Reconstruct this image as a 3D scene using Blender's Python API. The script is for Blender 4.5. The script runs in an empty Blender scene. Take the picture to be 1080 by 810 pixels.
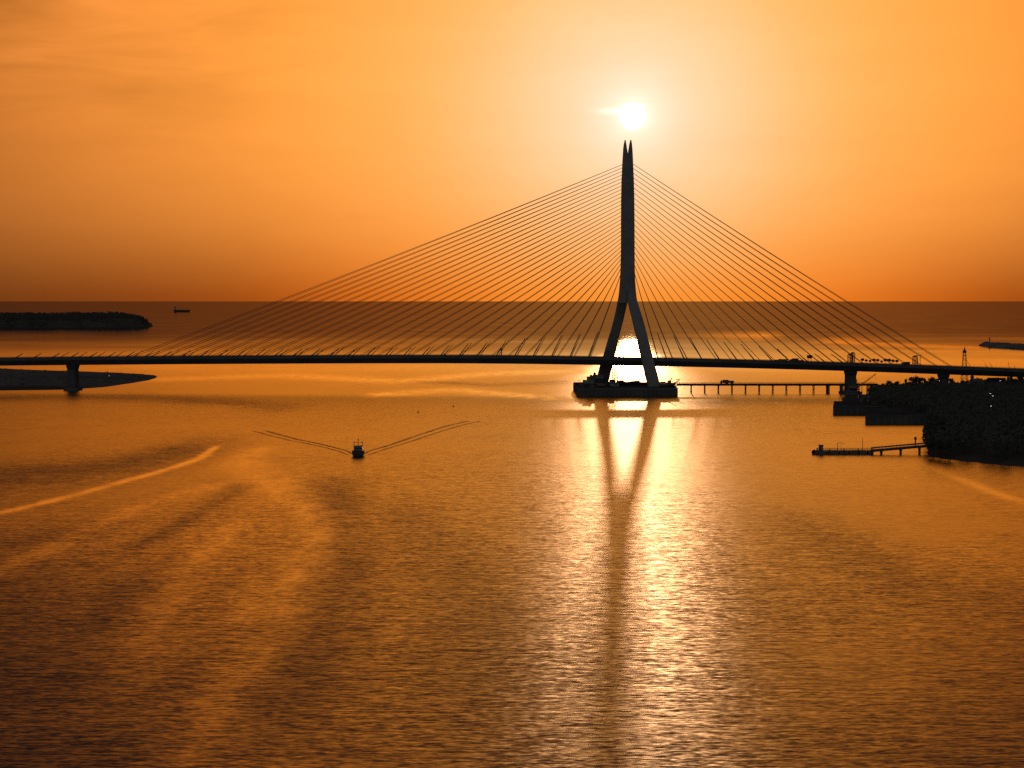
import bpy, math, random
from mathutils import Vector, Matrix
random.seed(11)
R = math.radians
S = bpy.context.scene
COL = S.collection
# ------------------------------------------------------------------ camera maths
F = 2000.0; CX = 540.0; CY = 405.0; HZ = 316.8; CAMH = 77.0
PITCH = math.atan((CY - HZ) / F)
CP, SP = math.cos(PITCH), math.sin(PITCH)
def ray(px, py):
    a = (px - CX) / F; b = -(py - CY) / F
    return Vector((a, CP + b * SP, -SP + b * CP))
def at_z(px, py, z=0.0):
    d = ray(px, py); t = (z - CAMH) / d.z
    return Vector((d.x * t, d.y * t, z))
def at_y(px, py, Y):
    d = ray(px, py); t = Y / d.y
    return Vector((d.x * t, Y, CAMH + d.z * t))
def X_at(px, Y): return at_y(px, HZ + 80, Y).x
def Z_at(py, Y): return at_y(CX, py, Y).z
SUN = ray(668, 122).normalized()
SUN_EL = math.asin(SUN.z); SUN_AZ = math.atan2(SUN.x, SUN.y)

# ------------------------------------------------------------------ node helpers
def new_mat(name):
    m = bpy.data.materials.new(name); m.use_nodes = True
    nt = m.node_tree
    return m, nt, nt.nodes['Principled BSDF']
def nd(nt, t, **kw):
    n = nt.nodes.new(t)
    for k, v in kw.items(): setattr(n, k, v)
    return n
def mth(nt, op, a, b=None, clamp=False):
    n = nd(nt, 'ShaderNodeMath', operation=op, use_clamp=clamp)
    for i, v in enumerate((a, b)):
        if v is None: continue
        if isinstance(v, (int, float)): n.inputs[i].default_value = v
        else: nt.links.new(v, n.inputs[i])
    return n.outputs[0]
def vmth(nt, op, a, b=None):
    n = nd(nt, 'ShaderNodeVectorMath', operation=op)
    for i, v in enumerate((a, b)):
        if v is None: continue
        if isinstance(v, (tuple, Vector)): n.inputs[i].default_value = v
        else: nt.links.new(v, n.inputs[i])
    return n.outputs['Value'] if op in ('DOT_PRODUCT', 'LENGTH') else n.outputs[0]
def mixc(nt, fac, a, b, mode='MIX'):
    n = nd(nt, 'ShaderNodeMix', data_type='RGBA', blend_type=mode)
    n.clamp_result = False
    for s, v in ((n.inputs[0], fac), (n.inputs[6], a), (n.inputs[7], b)):
        if isinstance(v, (int, float)): s.default_value = v
        elif isinstance(v, tuple): s.default_value = v if len(v) == 4 else (*v, 1)
        else: nt.links.new(v, s)
    return n.outputs[2]
def ramp(nt, fac, stops, interp='LINEAR'):
    n = nd(nt, 'ShaderNodeValToRGB'); cr = n.color_ramp; cr.interpolation = interp
    while len(cr.elements) < len(stops): cr.elements.new(0.5)
    for e, (p, c) in zip(cr.elements, stops):
        e.position = p; e.color = c if len(c) == 4 else (*c, 1)
    nt.links.new(fac, n.inputs[0]); return n.outputs[0]
def noise(nt, vec, scale, detail=2.0, rough=0.5):
    n = nd(nt, 'ShaderNodeTexNoise'); n.inputs['Scale'].default_value = scale
    n.inputs['Detail'].default_value = detail; n.inputs['Roughness'].default_value = rough
    if vec is not None: nt.links.new(vec, n.inputs['Vector'])
    return n
def mottled(name, c1, c2, scale, rough=0.8, metal=0.0, bump=0.3, detail=5):
    m, nt, b = new_mat(name)
    tc = nd(nt, 'ShaderNodeTexCoord')
    n1 = noise(nt, tc.outputs['Object'], scale, detail, 0.6)
    n2 = noise(nt, tc.outputs['Object'], scale * 0.13, 3, 0.5)
    f = mth(nt, 'MULTIPLY', mth(nt, 'ADD', n1.outputs[0], n2.outputs[0]), 0.5)
    col = ramp(nt, f, [(0.36, c1), (0.64, c2)])
    nt.links.new(col, b.inputs['Base Color'])
    b.inputs['Roughness'].default_value = rough; b.inputs['Metallic'].default_value = metal
    if rough >= 0.8: b.inputs['Specular IOR Level'].default_value = 0.0
    bp = nd(nt, 'ShaderNodeBump'); bp.inputs['Strength'].default_value = bump; bp.inputs['Distance'].default_value = 0.05
    nt.links.new(n1.outputs[0], bp.inputs['Height']); nt.links.new(bp.outputs[0], b.inputs['Normal'])
    return m
M = {
    'concrete': mottled('weathered_concrete', (0.20, 0.195, 0.19), (0.34, 0.33, 0.32), 0.6),
    'dark_concrete': mottled('wet_dark_concrete', (0.10, 0.10, 0.10), (0.17, 0.167, 0.163), 0.5, 0.85),
    'steel': mottled('painted_steel', (0.11, 0.11, 0.112), (0.18, 0.18, 0.182), 0.8, 0.8),
    'rust': mottled('rusty_steel', (0.09, 0.07, 0.06), (0.17, 0.12, 0.10), 1.4, 0.8),
    'cable': mottled('cable_sheath', (0.07, 0.07, 0.075), (0.11, 0.11, 0.115), 0.5, 0.75),
    'asphalt': mottled('asphalt', (0.04, 0.04, 0.042), (0.06, 0.06, 0.06), 2.0, 0.9),
    'tar': mottled('tarred_surface', (0.04, 0.04, 0.04), (0.07, 0.07, 0.069), 0.4, 0.95),
    'sand': mottled('wet_mud', (0.09, 0.088, 0.084), (0.16, 0.155, 0.147), 0.03, 0.95),
    'soil': mottled('dark_scrub_soil', (0.06, 0.058, 0.046), (0.11, 0.10, 0.085), 0.05, 1.0),
    'rock': mottled('dark_rock', (0.10, 0.10, 0.10), (0.2, 0.195, 0.19), 0.15, 0.95),
    'leaf': mottled('dark_foliage', (0.075, 0.077, 0.06), (0.12, 0.12, 0.10), 0.3, 0.9),
    'leaf2': mottled('olive_foliage', (0.075, 0.075, 0.06), (0.12, 0.117, 0.10), 0.3, 0.9),
    'bark': mottled('bark', (0.05, 0.04, 0.03), (0.11, 0.09, 0.07), 2.0, 0.95),
    'paint_white': mottled('white_paint', (0.3, 0.3, 0.3), (0.42, 0.42, 0.41), 0.7, 0.6),
    'paint_blue': mottled('blue_paint', (0.05, 0.06, 0.08), (0.08, 0.09, 0.12), 0.8, 0.55),
    'paint_red': mottled('red_paint', (0.22, 0.04, 0.03), (0.35, 0.07, 0.05), 0.8, 0.55),
    'paint_yellow': mottled('yellow_paint', (0.18, 0.13, 0.05), (0.26, 0.2, 0.08), 0.8, 0.55),
    'paint_green': mottled('green_paint', (0.04, 0.12, 0.07), (0.08, 0.18, 0.1), 0.8, 0.55),
    'wood': mottled('weathered_timber', (0.09, 0.07, 0.05), (0.2, 0.16, 0.12), 1.2, 0.9),
    'rubber': mottled('tyre_rubber', (0.02, 0.02, 0.02), (0.035, 0.035, 0.035), 2, 0.9),
    'glass': mottled('dark_window_glass', (0.02, 0.022, 0.025), (0.03, 0.033, 0.036), 1, 0.1),
}
def lamp_mat(name, col, st):
    m, nt, b = new_mat(name)
    b.inputs['Emission Color'].default_value = (*col, 1); b.inputs['Emission Strength'].default_value = st
    n = noise(nt, None, 4); c = ramp(nt, n.outputs[0], [(0.3, (0.7, 0.68, 0.62)), (0.7, (0.8, 0.78, 0.72))])
    nt.links.new(c, b.inputs['Base Color'])
    return m
M['lamp'] = lamp_mat('lit_lamp', (1.0, 0.86, 0.66), 2.2)

# ------------------------------------------------------------------ mesh helpers
class MB:
    def __init__(s): s.v = []; s.f = []
    def add(s, vs, fs):
        o = len(s.v); s.v += [tuple(v) for v in vs]; s.f += [tuple(i + o for i in f) for f in fs]
    def box(s, c, size, rz=0.0, bev=0.0, mtx=None):
        hx, hy, hz = size[0] / 2, size[1] / 2, size[2] / 2
        b = min(bev, hx * .9, hy * .9, hz * .9)
        ca, sa = math.cos(rz), math.sin(rz)
        if b <= 0:
            vs = [(x * hx, y * hy, z * hz) for z in (-1, 1) for y in (-1, 1) for x in (-1, 1)]
            fs = [(0, 2, 3, 1), (4, 5, 7, 6), (0, 1, 5, 4), (2, 6, 7, 3), (0, 4, 6, 2), (1, 3, 7, 5)]
        else:                                     # chamfered outline, stacked in four rings
            vs = []
            for z, k in ((-hz, b), (-hz + b, 0), (hz - b, 0), (hz, b)):
                x, y = hx - k, hy - k
                vs += [(x - b, -y, z), (x, -y + b, z), (x, y - b, z), (x - b, y, z), (-x + b, y, z), (-x, y - b, z), (-x, -y + b, z), (-x + b, -y, z)]
            fs = [tuple(range(7, -1, -1)), tuple(range(24, 32))]
            for r in range(3):
                for i in range(8): fs.append((r * 8 + i, r * 8 + (i + 1) % 8, r * 8 + 8 + (i + 1) % 8, r * 8 + 8 + i))
        out = []
        for x, y, z in vs:
            if mtx is not None: out.append(mtx @ Vector((x, y, z)) + Vector(c))
            else: out.append((c[0] + x * ca - y * sa, c[1] + x * sa + y * ca, c[2] + z))
        s.add(out, fs)
    def tube(s, p0, p1, r0, r1=None, n=8, caps=True):
        r1 = r0 if r1 is None else r1
        p0, p1 = Vector(p0), Vector(p1); d = (p1 - p0).normalized()
        a = d.orthogonal().normalized(); b = d.cross(a)
        vs = []
        for p, r in ((p0, r0), (p1, r1)):
            for i in range(n):
                t = 2 * math.pi * i / n
                vs.append(p + (a * math.cos(t) + b * math.sin(t)) * r)
        fs = [(i, (i + 1) % n, n + (i + 1) % n, n + i) for i in range(n)]
        if caps: fs += [tuple(range(n - 1, -1, -1)), tuple(range(n, 2 * n))]
        s.add(vs, fs)
    def path(s, pts, r, n=6):
        pts = [Vector(p) for p in pts]; vs = []
        for k, p in enumerate(pts):
            d = (pts[min(k + 1, len(pts) - 1)] - pts[max(k - 1, 0)]).normalized()
            a = Vector((0, 0, 1)).cross(d)
            a = a.normalized() if a.length > 1e-4 else d.orthogonal().normalized()
            b = d.cross(a); rr = r[k] if isinstance(r, (list, tuple)) else r
            for i in range(n):
                t = 2 * math.pi * i / n; vs.append(p + (a * math.cos(t) + b * math.sin(t)) * rr)
        fs = []
        for k in range(len(pts) - 1):
            for i in range(n): fs.append((k * n + i, k * n + (i + 1) % n, (k + 1) * n + (i + 1) % n, (k + 1) * n + i))
        fs += [tuple(range(n - 1, -1, -1)), tuple(range((len(pts) - 1) * n, len(pts) * n))]
        s.add(vs, fs)
    def loft(s, secs):
        n = len(secs[0]); vs = [p for c in secs for p in c]; fs = []
        for k in range(len(secs) - 1):
            for i in range(n): fs.append((k * n + i, k * n + (i + 1) % n, (k + 1) * n + (i + 1) % n, (k + 1) * n + i))
        fs += [tuple(range(n - 1, -1, -1)), tuple(range((len(secs) - 1) * n, len(secs) * n))]
        s.add(vs, fs)
    def build(s, name, mat, parent=None, smooth=False, world=None):
        """vertices are in world space when world is the parent's location, else local"""
        me = bpy.data.meshes.new(name)
        off = Vector(world) if world is not None else Vector((0, 0, 0))
        me.from_pydata([tuple(Vector(v) - off) for v in s.v], [], s.f); me.update()
        if smooth: me.polygons.foreach_set('use_smooth', [True] * len(me.polygons))
        me.materials.append(M[mat] if isinstance(mat, str) else mat)
        o = bpy.data.objects.new(name, me); COL.objects.link(o)
        if parent: o.parent = parent
        return o
def fix_normals(o):
    import bmesh
    bm = bmesh.new(); bm.from_mesh(o.data); bmesh.ops.recalc_face_normals(bm, faces=bm.faces[:]); bm.to_mesh(o.data); bm.free()
def tag(o, label=None, cat=None, group=None, kind=None):
    if label: o['label'] = label
    if cat: o['category'] = cat
    if group: o['group'] = group
    if kind: o['kind'] = kind
    return o
def thing(name, loc, label, cat, group=None, rz=0.0):
    o = bpy.data.objects.new(name, None); COL.objects.link(o)
    o.location = loc; o.rotation_euler = (0, 0, rz)
    return tag(o, label, cat, group)
def dup(root, loc, rz=0.0, label=None, sc=1.0):
    r = root.copy(); COL.objects.link(r); r.location = loc; r.rotation_euler = (0, 0, rz)
    r.scale = (sc, sc, sc)
    if label: r['label'] = label
    for ch in list(root.children):
        c = ch.copy(); COL.objects.link(c); c.parent = r
        for g in list(ch.children):
            d = g.copy(); COL.objects.link(d); d.parent = c
    return r
def rrect(x0, x1, y0, y1, z, k=0.22, n=4):
    """rounded rectangle ring"""
    cx, cy, hx, hy = (x0 + x1) / 2, (y0 + y1) / 2, abs(x1 - x0) / 2, abs(y1 - y0) / 2
    r = min(hx, hy) * 2 * k; out = []
    for sx, sy, a0 in ((1, 1, 0), (-1, 1, 90), (-1, -1, 180), (1, -1, 270)):
        for i in range(n):
            t = R(a0 + 90 * i / (n - 1))
            out.append((cx + sx * (hx - r) + r * math.cos(t), cy + sy * (hy - r) + r * math.sin(t), z))
    return out

# ------------------------------------------------------------------ sky
W = bpy.data.worlds.new('World'); S.world = W; W.use_nodes = True
nt = W.node_tree
for n in list(nt.nodes): nt.nodes.remove(n)
tc = nd(nt, 'ShaderNodeTexCoord')
dirv = vmth(nt, 'NORMALIZE', tc.outputs['Generated'])
ang = mth(nt, 'MULTIPLY', mth(nt, 'ARCCOSINE', mth(nt, 'MINIMUM', vmth(nt, 'DOT_PRODUCT', dirv, tuple(SUN)), 1.0)), 180 / math.pi)
sx = nd(nt, 'ShaderNodeSeparateXYZ'); nt.links.new(dirv, sx.inputs[0])
el = mth(nt, 'MULTIPLY', mth(nt, 'ARCSINE', mth(nt, 'MAXIMUM', sx.outputs[2], 0.0)), 180 / math.pi)
az = mth(nt, 'MULTIPLY', mth(nt, 'ARCTAN2', sx.outputs[0], sx.outputs[1]), 180 / math.pi)
def lin(c): return tuple((v / 255 / 12.92) if v <= 10 else ((v / 255 + 0.055) / 1.055) ** 2.4 for v in c)
def p(a): return math.sqrt(a / 180)
t = mth(nt, 'SQRT', mth(nt, 'DIVIDE', ang, 180))
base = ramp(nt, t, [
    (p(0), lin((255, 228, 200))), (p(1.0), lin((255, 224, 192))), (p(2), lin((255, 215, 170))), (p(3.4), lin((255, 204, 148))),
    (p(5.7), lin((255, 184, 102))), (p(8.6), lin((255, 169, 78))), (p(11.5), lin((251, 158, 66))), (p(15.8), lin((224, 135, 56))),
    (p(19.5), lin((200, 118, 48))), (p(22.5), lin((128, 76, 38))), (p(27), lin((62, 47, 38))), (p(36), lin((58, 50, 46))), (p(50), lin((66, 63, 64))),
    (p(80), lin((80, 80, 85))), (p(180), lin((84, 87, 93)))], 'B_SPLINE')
lowm = ramp(nt, t, [
    (p(0), (1, 0.72, 0.32)), (p(4), (1, 0.66, 0.25)), (p(6.5), (0.96, 0.56, 0.19)), (p(9.5), (0.68, 0.39, 0.15)), (p(13), (0.38, 0.225, 0.12)),
    (p(20), (0.27, 0.21, 0.21)), (p(40), (0.6, 0.55, 0.5)), (p(90), (1, 1, 1))], 'B_SPLINE')
lw = mth(nt, 'EXPONENT', mth(nt, 'MULTIPLY', mth(nt, 'POWER', mth(nt, 'DIVIDE', el, 2.4), 1.35), -1.0))
sky = mixc(nt, 1.0, base, mixc(nt, lw, (1, 1, 1), lowm), 'MULTIPLY')
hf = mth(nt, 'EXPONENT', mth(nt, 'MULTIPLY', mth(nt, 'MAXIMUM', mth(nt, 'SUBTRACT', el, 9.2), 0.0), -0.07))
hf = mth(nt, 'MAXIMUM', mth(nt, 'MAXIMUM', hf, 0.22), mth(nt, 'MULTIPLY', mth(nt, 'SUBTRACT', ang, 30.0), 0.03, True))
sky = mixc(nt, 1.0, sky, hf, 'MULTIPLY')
# thin cirrus, high on the left, and faint banding elsewhere
cv = nd(nt, 'ShaderNodeCombineXYZ')
nt.links.new(mth(nt, 'ADD', mth(nt, 'MULTIPLY', az, 0.16), mth(nt, 'MULTIPLY', el, 0.25)), cv.inputs[0])
nt.links.new(mth(nt, 'SUBTRACT', mth(nt, 'MULTIPLY', el, 0.95), mth(nt, 'MULTIPLY', az, 0.06)), cv.inputs[1])
cn = noise(nt, cv.outputs[0], 0.9, 6, 0.55); cn.inputs['Distortion'].default_value = 0.6
hi = mth(nt, 'MULTIPLY', mth(nt, 'SUBTRACT', el, 4.2), 0.3, True)
lf = mth(nt, 'MULTIPLY', mth(nt, 'SUBTRACT', 0.0, mth(nt, 'ADD', az, 4.0)), 0.14, True)
cm = mth(nt, 'ADD', mth(nt, 'MULTIPLY', mth(nt, 'MULTIPLY', hi, lf), 0.6), 0.08)
cl = mth(nt, 'ADD', 1.0, mth(nt, 'MULTIPLY', mth(nt, 'SUBTRACT', cn.outputs[0], 0.5), mth(nt, 'MULTIPLY', cm, 1.6)))
clc = nd(nt, 'ShaderNodeCombineXYZ')
nt.links.new(cl, clc.inputs[0]); nt.links.new(cl, clc.inputs[1])
nt.links.new(mth(nt, 'POWER', cl, 1.3), clc.inputs[2])
sky = mixc(nt, 1.0, sky, clc.outputs[0], 'MULTIPLY')
# sun: small disc softened by thin cloud, with its aureole
sv = nd(nt, 'ShaderNodeCombineXYZ'); nt.links.new(mth(nt, 'MULTIPLY', az, 1.2), sv.inputs[0]); nt.links.new(mth(nt, 'MULTIPLY', el, 7.0), sv.inputs[1])
sn = noise(nt, sv.outputs[0], 1.0, 3, 0.5)
wob = mth(nt, 'MULTIPLY', mth(nt, 'SUBTRACT', sn.outputs[0], 0.5), 0.2)
a2 = mth(nt, 'ADD', ang, wob)
mr = nd(nt, 'ShaderNodeMapRange', interpolation_type='SMOOTHSTEP'); nt.links.new(a2, mr.inputs[0])
for i, v in ((1, 0.46), (2, 0.14), (3, 0.0), (4, 3.0)): mr.inputs[i].default_value = v
gl = mth(nt, 'ADD', mr.outputs[0], mth(nt, 'MULTIPLY', mth(nt, 'EXPONENT', mth(nt, 'MULTIPLY', mth(nt, 'ABSOLUTE', a2), -2.2)), 0.7))
# thin bright streak of cloud left of the sun
st = mth(nt, 'EXPONENT', mth(nt, 'MULTIPLY', mth(nt, 'ADD',
     mth(nt, 'POWER', mth(nt, 'ABSOLUTE', mth(nt, 'DIVIDE', mth(nt, 'SUBTRACT', az, math.degrees(SUN_AZ) - 0.55), 0.5)), 2.0),
     mth(nt, 'POWER', mth(nt, 'ABSOLUTE', mth(nt, 'DIVIDE', mth(nt, 'SUBTRACT', el, math.degrees(SUN_EL) + 0.14), 0.09)), 2.0)), -1.0))
gl = mth(nt, 'ADD', gl, mth(nt, 'MULTIPLY', st, 0.3))
glc = mixc(nt, 1.0, (1.0, 0.93, 0.90), gl, 'MULTIPLY')
sky = mixc(nt, 1.0, sky, glc, 'ADD')
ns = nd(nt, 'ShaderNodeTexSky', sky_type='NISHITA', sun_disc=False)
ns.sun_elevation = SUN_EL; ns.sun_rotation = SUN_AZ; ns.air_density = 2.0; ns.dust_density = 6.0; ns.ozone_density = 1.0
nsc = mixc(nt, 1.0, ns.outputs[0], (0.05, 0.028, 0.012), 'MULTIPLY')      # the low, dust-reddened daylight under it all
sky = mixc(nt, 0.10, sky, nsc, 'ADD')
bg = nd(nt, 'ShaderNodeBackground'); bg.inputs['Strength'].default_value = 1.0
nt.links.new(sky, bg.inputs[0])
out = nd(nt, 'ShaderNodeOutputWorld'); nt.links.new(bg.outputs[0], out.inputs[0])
sl = bpy.data.lights.new('sun', 'SUN'); sl.energy = 0.105; sl.angle = R(0.6); sl.color = (1.0, 0.66, 0.60)
so = bpy.data.objects.new('sun', sl); COL.objects.link(so)
so.rotation_euler = (-ray(668, 134).normalized()).to_track_quat('-Z', 'Y').to_euler(); so.location = SUN * 3000

# ------------------------------------------------------------------ water
def water_material(name, slick_attr, gloss=1.0, rough0=0.34):
    m, nt, b = new_mat(name)
    g = nd(nt, 'ShaderNodeNewGeometry')
    pos = g.outputs['Position']
    def warp(sx_, sy_, rot=0.0, off=0.0):
        mp = nd(nt, 'ShaderNodeMapping'); nt.links.new(pos, mp.inputs[0])
        mp.inputs['Rotation'].default_value = (0, 0, R(rot)); mp.inputs['Scale'].default_value = (sx_, sy_, 0)
        mp.inputs['Location'].default_value = (off, off * .7, 0)
        return mp.outputs[0]
    # wind patches and calm lanes: broad, uneven
    big = noise(nt, warp(1 / 170, 1 / 420, 14, 3.1), 1.0, 5, 0.6)
    mid = noise(nt, warp(1 / 60, 1 / 55, -8, 7.7), 1.0, 4, 0.6)
    patch = mth(nt, 'ADD', mth(nt, 'MULTIPLY', big.outputs[0], 0.7), mth(nt, 'MULTIPLY', mid.outputs[0], 0.3))
    calm = nd(nt, 'ShaderNodeMapRange', interpolation_type='SMOOTHSTEP'); nt.links.new(patch, calm.inputs[0])
    for i, v in ((1, 0.46), (2, 0.62), (3, 0.0), (4, 1.0)): calm.inputs[i].default_value = v
    calmv = calm.outputs[0]
    calmv = mth(nt, 'MULTIPLY', calmv, 0.65)
    # toward the horizon the sea is smoothed and darkened by graded reflectance
    sxy = nd(nt, 'ShaderNodeSeparateXYZ'); nt.links.new(pos, sxy.inputs[0])
    lanes = noise(nt, warp(1 / 900, 1 / 500, 4, 2.2), 1.0, 4, 0.6)
    sea = nd(nt, 'ShaderNodeMapRange', interpolation_type='SMOOTHSTEP')
    nt.links.new(mth(nt, 'ADD', mth(nt, 'DIVIDE', 154000.0, mth(nt, 'MAXIMUM', sxy.outputs[1], 50.0)), mth(nt, 'MULTIPLY', mth(nt, 'SUBTRACT', lanes.outputs[0], 0.5), 26)), sea.inputs[0])
    for i, v in ((1, 92), (2, 30), (3, 0.0), (4, 1.0)): sea.inputs[i].default_value = v
    lee_bright = nd(nt, 'ShaderNodeMapRange', interpolation_type='SMOOTHSTEP')      # calm stretch inside the bridge, also brightened through its reflectance
    nt.links.new(mth(nt, 'ADD', sxy.outputs[1], mth(nt, 'MULTIPLY', mth(nt, 'SUBTRACT', big.outputs[0], 0.5), 900)), lee_bright.inputs[0])
    for i, v in ((1, 360), (2, 860), (3, 0.0), (4, 1.0)): lee_bright.inputs[i].default_value = v
    shelter = mth(nt, 'MULTIPLY', lee_bright.outputs[0], mth(nt, 'SUBTRACT', 1.0, sea.outputs[0]))
    calmv = mth(nt, 'MULTIPLY', calmv, mth(nt, 'SUBTRACT', 1.0, mth(nt, 'MULTIPLY', sea.outputs[0], 0.75)))
    calmv = mth(nt, 'ADD', calmv, mth(nt, 'MULTIPLY', shelter, 0.6), True)
    if slick_attr:                                       # wind-ruffled patches and darkened corners, then the oily calm lanes between them
        wob_ = mth(nt, 'SUBTRACT', mid.outputs[0], 0.5)
        at2 = nd(nt, 'ShaderNodeAttribute', attribute_name='ruffle_dark')
        rf = mth(nt, 'MULTIPLY', at2.outputs['Fac'], mth(nt, 'ADD', 1.0, mth(nt, 'MULTIPLY', wob_, 2.0)), True)
        calmv = mth(nt, 'MULTIPLY', calmv, mth(nt, 'SUBTRACT', 1.0, rf))
        at = nd(nt, 'ShaderNodeAttribute', attribute_name='slick')
        rag = noise(nt, warp(1 / 9, 1 / 38, 10, 6.1), 1.0, 4, 0.65)
        edge = mth(nt, 'MULTIPLY', at.outputs['Fac'], mth(nt, 'ADD', mth(nt, 'ADD', 1.0, mth(nt, 'MULTIPLY', wob_, 1.2)), mth(nt, 'MULTIPLY', mth(nt, 'SUBTRACT', rag.outputs[0], 0.5), 3.4)), True)
        calmv = mth(nt, 'MAXIMUM', calmv, edge, True)
    w1 = noise(nt, warp(1 / 7.5, 1 / 2.3, 4, 0), 1.0, 1, 0.5)
    w2 = noise(nt, warp(1 / 2.8, 1 / 0.8, -5, 5), 1.0, 2, 0.6)
    w3 = noise(nt, warp(1 / 1.6, 1 / 0.7, 3, 9), 1.0, 1, 0.5)
    def cen(n, a, c): return vmth(nt, 'MULTIPLY', vmth(nt, 'SUBTRACT', n.outputs['Color'], (0.5, 0.5, 0.5)), (a, c, 0))
    slope = vmth(nt, 'ADD', vmth(nt, 'ADD', cen(w1, 0.09, 0.12), cen(w2, 0.20, 0.20)), cen(w3, 0.26, 0.24))
    # long connected crests of the wind chop, in two trains
    def train(lx, ly, rot, dist, off):
        wv = nd(nt, 'ShaderNodeTexWave', wave_type='BANDS', bands_direction='Y', wave_profile='SIN')
        nt.links.new(warp(1 / lx, 1 / ly, rot, off), wv.inputs['Vector'])
        for k_, v_ in (('Scale', 0.314), ('Distortion', dist), ('Detail', 3.0), ('Detail Scale', 2.2), ('Detail Roughness', 0.6)): wv.inputs[k_].default_value = v_
        return mth(nt, 'SUBTRACT', wv.outputs['Fac'], 0.5)
    gust = mth(nt, 'ADD', 0.45, mth(nt, 'MULTIPLY', mid.outputs[0], 1.1))
    tr = mth(nt, 'MULTIPLY', mth(nt, 'ADD', mth(nt, 'MULTIPLY', train(8, 4.3, 5, 12.0, 1.3), 0.055), mth(nt, 'MULTIPLY', train(5.0, 2.3, -8, 12.0, 4.1), 0.06)), gust)
    trv = nd(nt, 'ShaderNodeCombineXYZ'); nt.links.new(tr, trv.inputs[1])
    slope = vmth(nt, 'ADD', slope, trv.outputs[0])
    amp = mth(nt, 'MULTIPLY', mth(nt, 'SUBTRACT', 1.1, mth(nt, 'MULTIPLY', calmv, 0.85)), mth(nt, 'SUBTRACT', 1.0, mth(nt, 'MULTIPLY', sea.outputs[0], 0.88)))
    sc = nd(nt, 'ShaderNodeVectorMath', operation='SCALE'); nt.links.new(slope, sc.inputs[0]); nt.links.new(amp, sc.inputs['Scale'])
    nrm = vmth(nt, 'NORMALIZE', vmth(nt, 'ADD', g.outputs['Normal'], sc.outputs[0]))
    nt.links.new(nrm, b.inputs['Normal'])
    nt.nodes.remove(b)
    fr = nd(nt, 'ShaderNodeFresnel'); fr.inputs['IOR'].default_value = 1.333; nt.links.new(nrm, fr.inputs['Normal'])
    refl = mth(nt, 'SUBTRACT', mth(nt, 'ADD', 1.12 * gloss, mth(nt, 'ADD', mth(nt, 'MULTIPLY', calmv, 0.30 * gloss), mth(nt, 'MULTIPLY', lee_bright.outputs[0], 0.18 * gloss))), mth(nt, 'MULTIPLY', sea.outputs[0], 1.06))  # reflectance graded by distance: middle water brightened, far sea darkened
    if slick_attr:
        refl = mth(nt, 'MULTIPLY', mth(nt, 'ADD', refl, mth(nt, 'MULTIPLY', edge, 0.6)), mth(nt, 'SUBTRACT', 1.0, mth(nt, 'MULTIPLY', mth(nt, 'MULTIPLY', rf, mth(nt, 'SUBTRACT', 1.0, edge)), 0.5)))  # ruffled patches and corners darkened through their reflectance
    fac = mth(nt, 'MULTIPLY', fr.outputs[0], refl, True)
    gl_ = nd(nt, 'ShaderNodeBsdfGlossy'); gl_.distribution = 'BECKMANN'; gl_.inputs['Color'].default_value = (1.0, 0.82, 0.43, 1)
    rbase = mth(nt, 'SUBTRACT', rough0, mth(nt, 'MULTIPLY', edge, 0.16)) if slick_attr else rough0
    nt.links.new(mth(nt, 'ADD', mth(nt, 'ADD', rbase, mth(nt, 'MULTIPLY', lee_bright.outputs[0], 0.06)), mth(nt, 'MULTIPLY', sea.outputs[0], -0.30)), gl_.inputs['Roughness']); nt.links.new(nrm, gl_.inputs['Normal'])
    df = nd(nt, 'ShaderNodeBsdfDiffuse'); df.inputs['Color'].default_value = (0.050, 0.056, 0.066, 1)
    mx = nd(nt, 'ShaderNodeMixShader'); nt.links.new(fac, mx.inputs[0]); nt.links.new(df.outputs[0], mx.inputs[1]); nt.links.new(gl_.outputs[0], mx.inputs[2])
    nt.links.new(mx.outputs[0], nt.nodes['Material Output'].inputs[0])
    return m
M['water'] = water_material('river_water', True)
M['wake'] = water_material('wake_water', False, 0.55, 0.45)

def px_poly(pts): return [at_z(x, y) for x, y in pts]
slicks = [  # calm lanes on the water: polyline in ground coordinates, half width (m), strength
    (px_poly([(-30, 546), (0, 541), (60, 527), (130, 508), (180, 494), (210, 484), (226, 472)]), 2.4, 0.95),
    (px_poly([(268, 476), (252, 488), (285, 508), (322, 536), (334, 570), (318, 600), (285, 640)]), 8.0, 0.36),
    (px_poly([(215, 516), (165, 530), (110, 550), (50, 580), (0, 600)]), 6.0, 0.34),
    (px_poly([(1110, 538), (1060, 524), (1020, 508), (985, 492)]), 3.5, 0.45),
    (px_poly([(240, 560), (200, 600), (170, 640), (150, 700)]), 6.5, 0.28),
    (px_poly([(330, 600), (300, 660), (230, 740), (200, 800)]), 7.0, 0.26),
    (px_poly([(170, 400), (300, 396), (420, 402), (520, 394), (600, 392)]), 14.0, 0.6),
    (px_poly([(400, 416), (480, 411), (560, 418), (620, 424)]), 10.0, 0.6),
    (px_poly([(700, 352), (800, 354), (900, 362), (1010, 366), (1090, 368)]), 40.0, 0.6),
]
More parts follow.
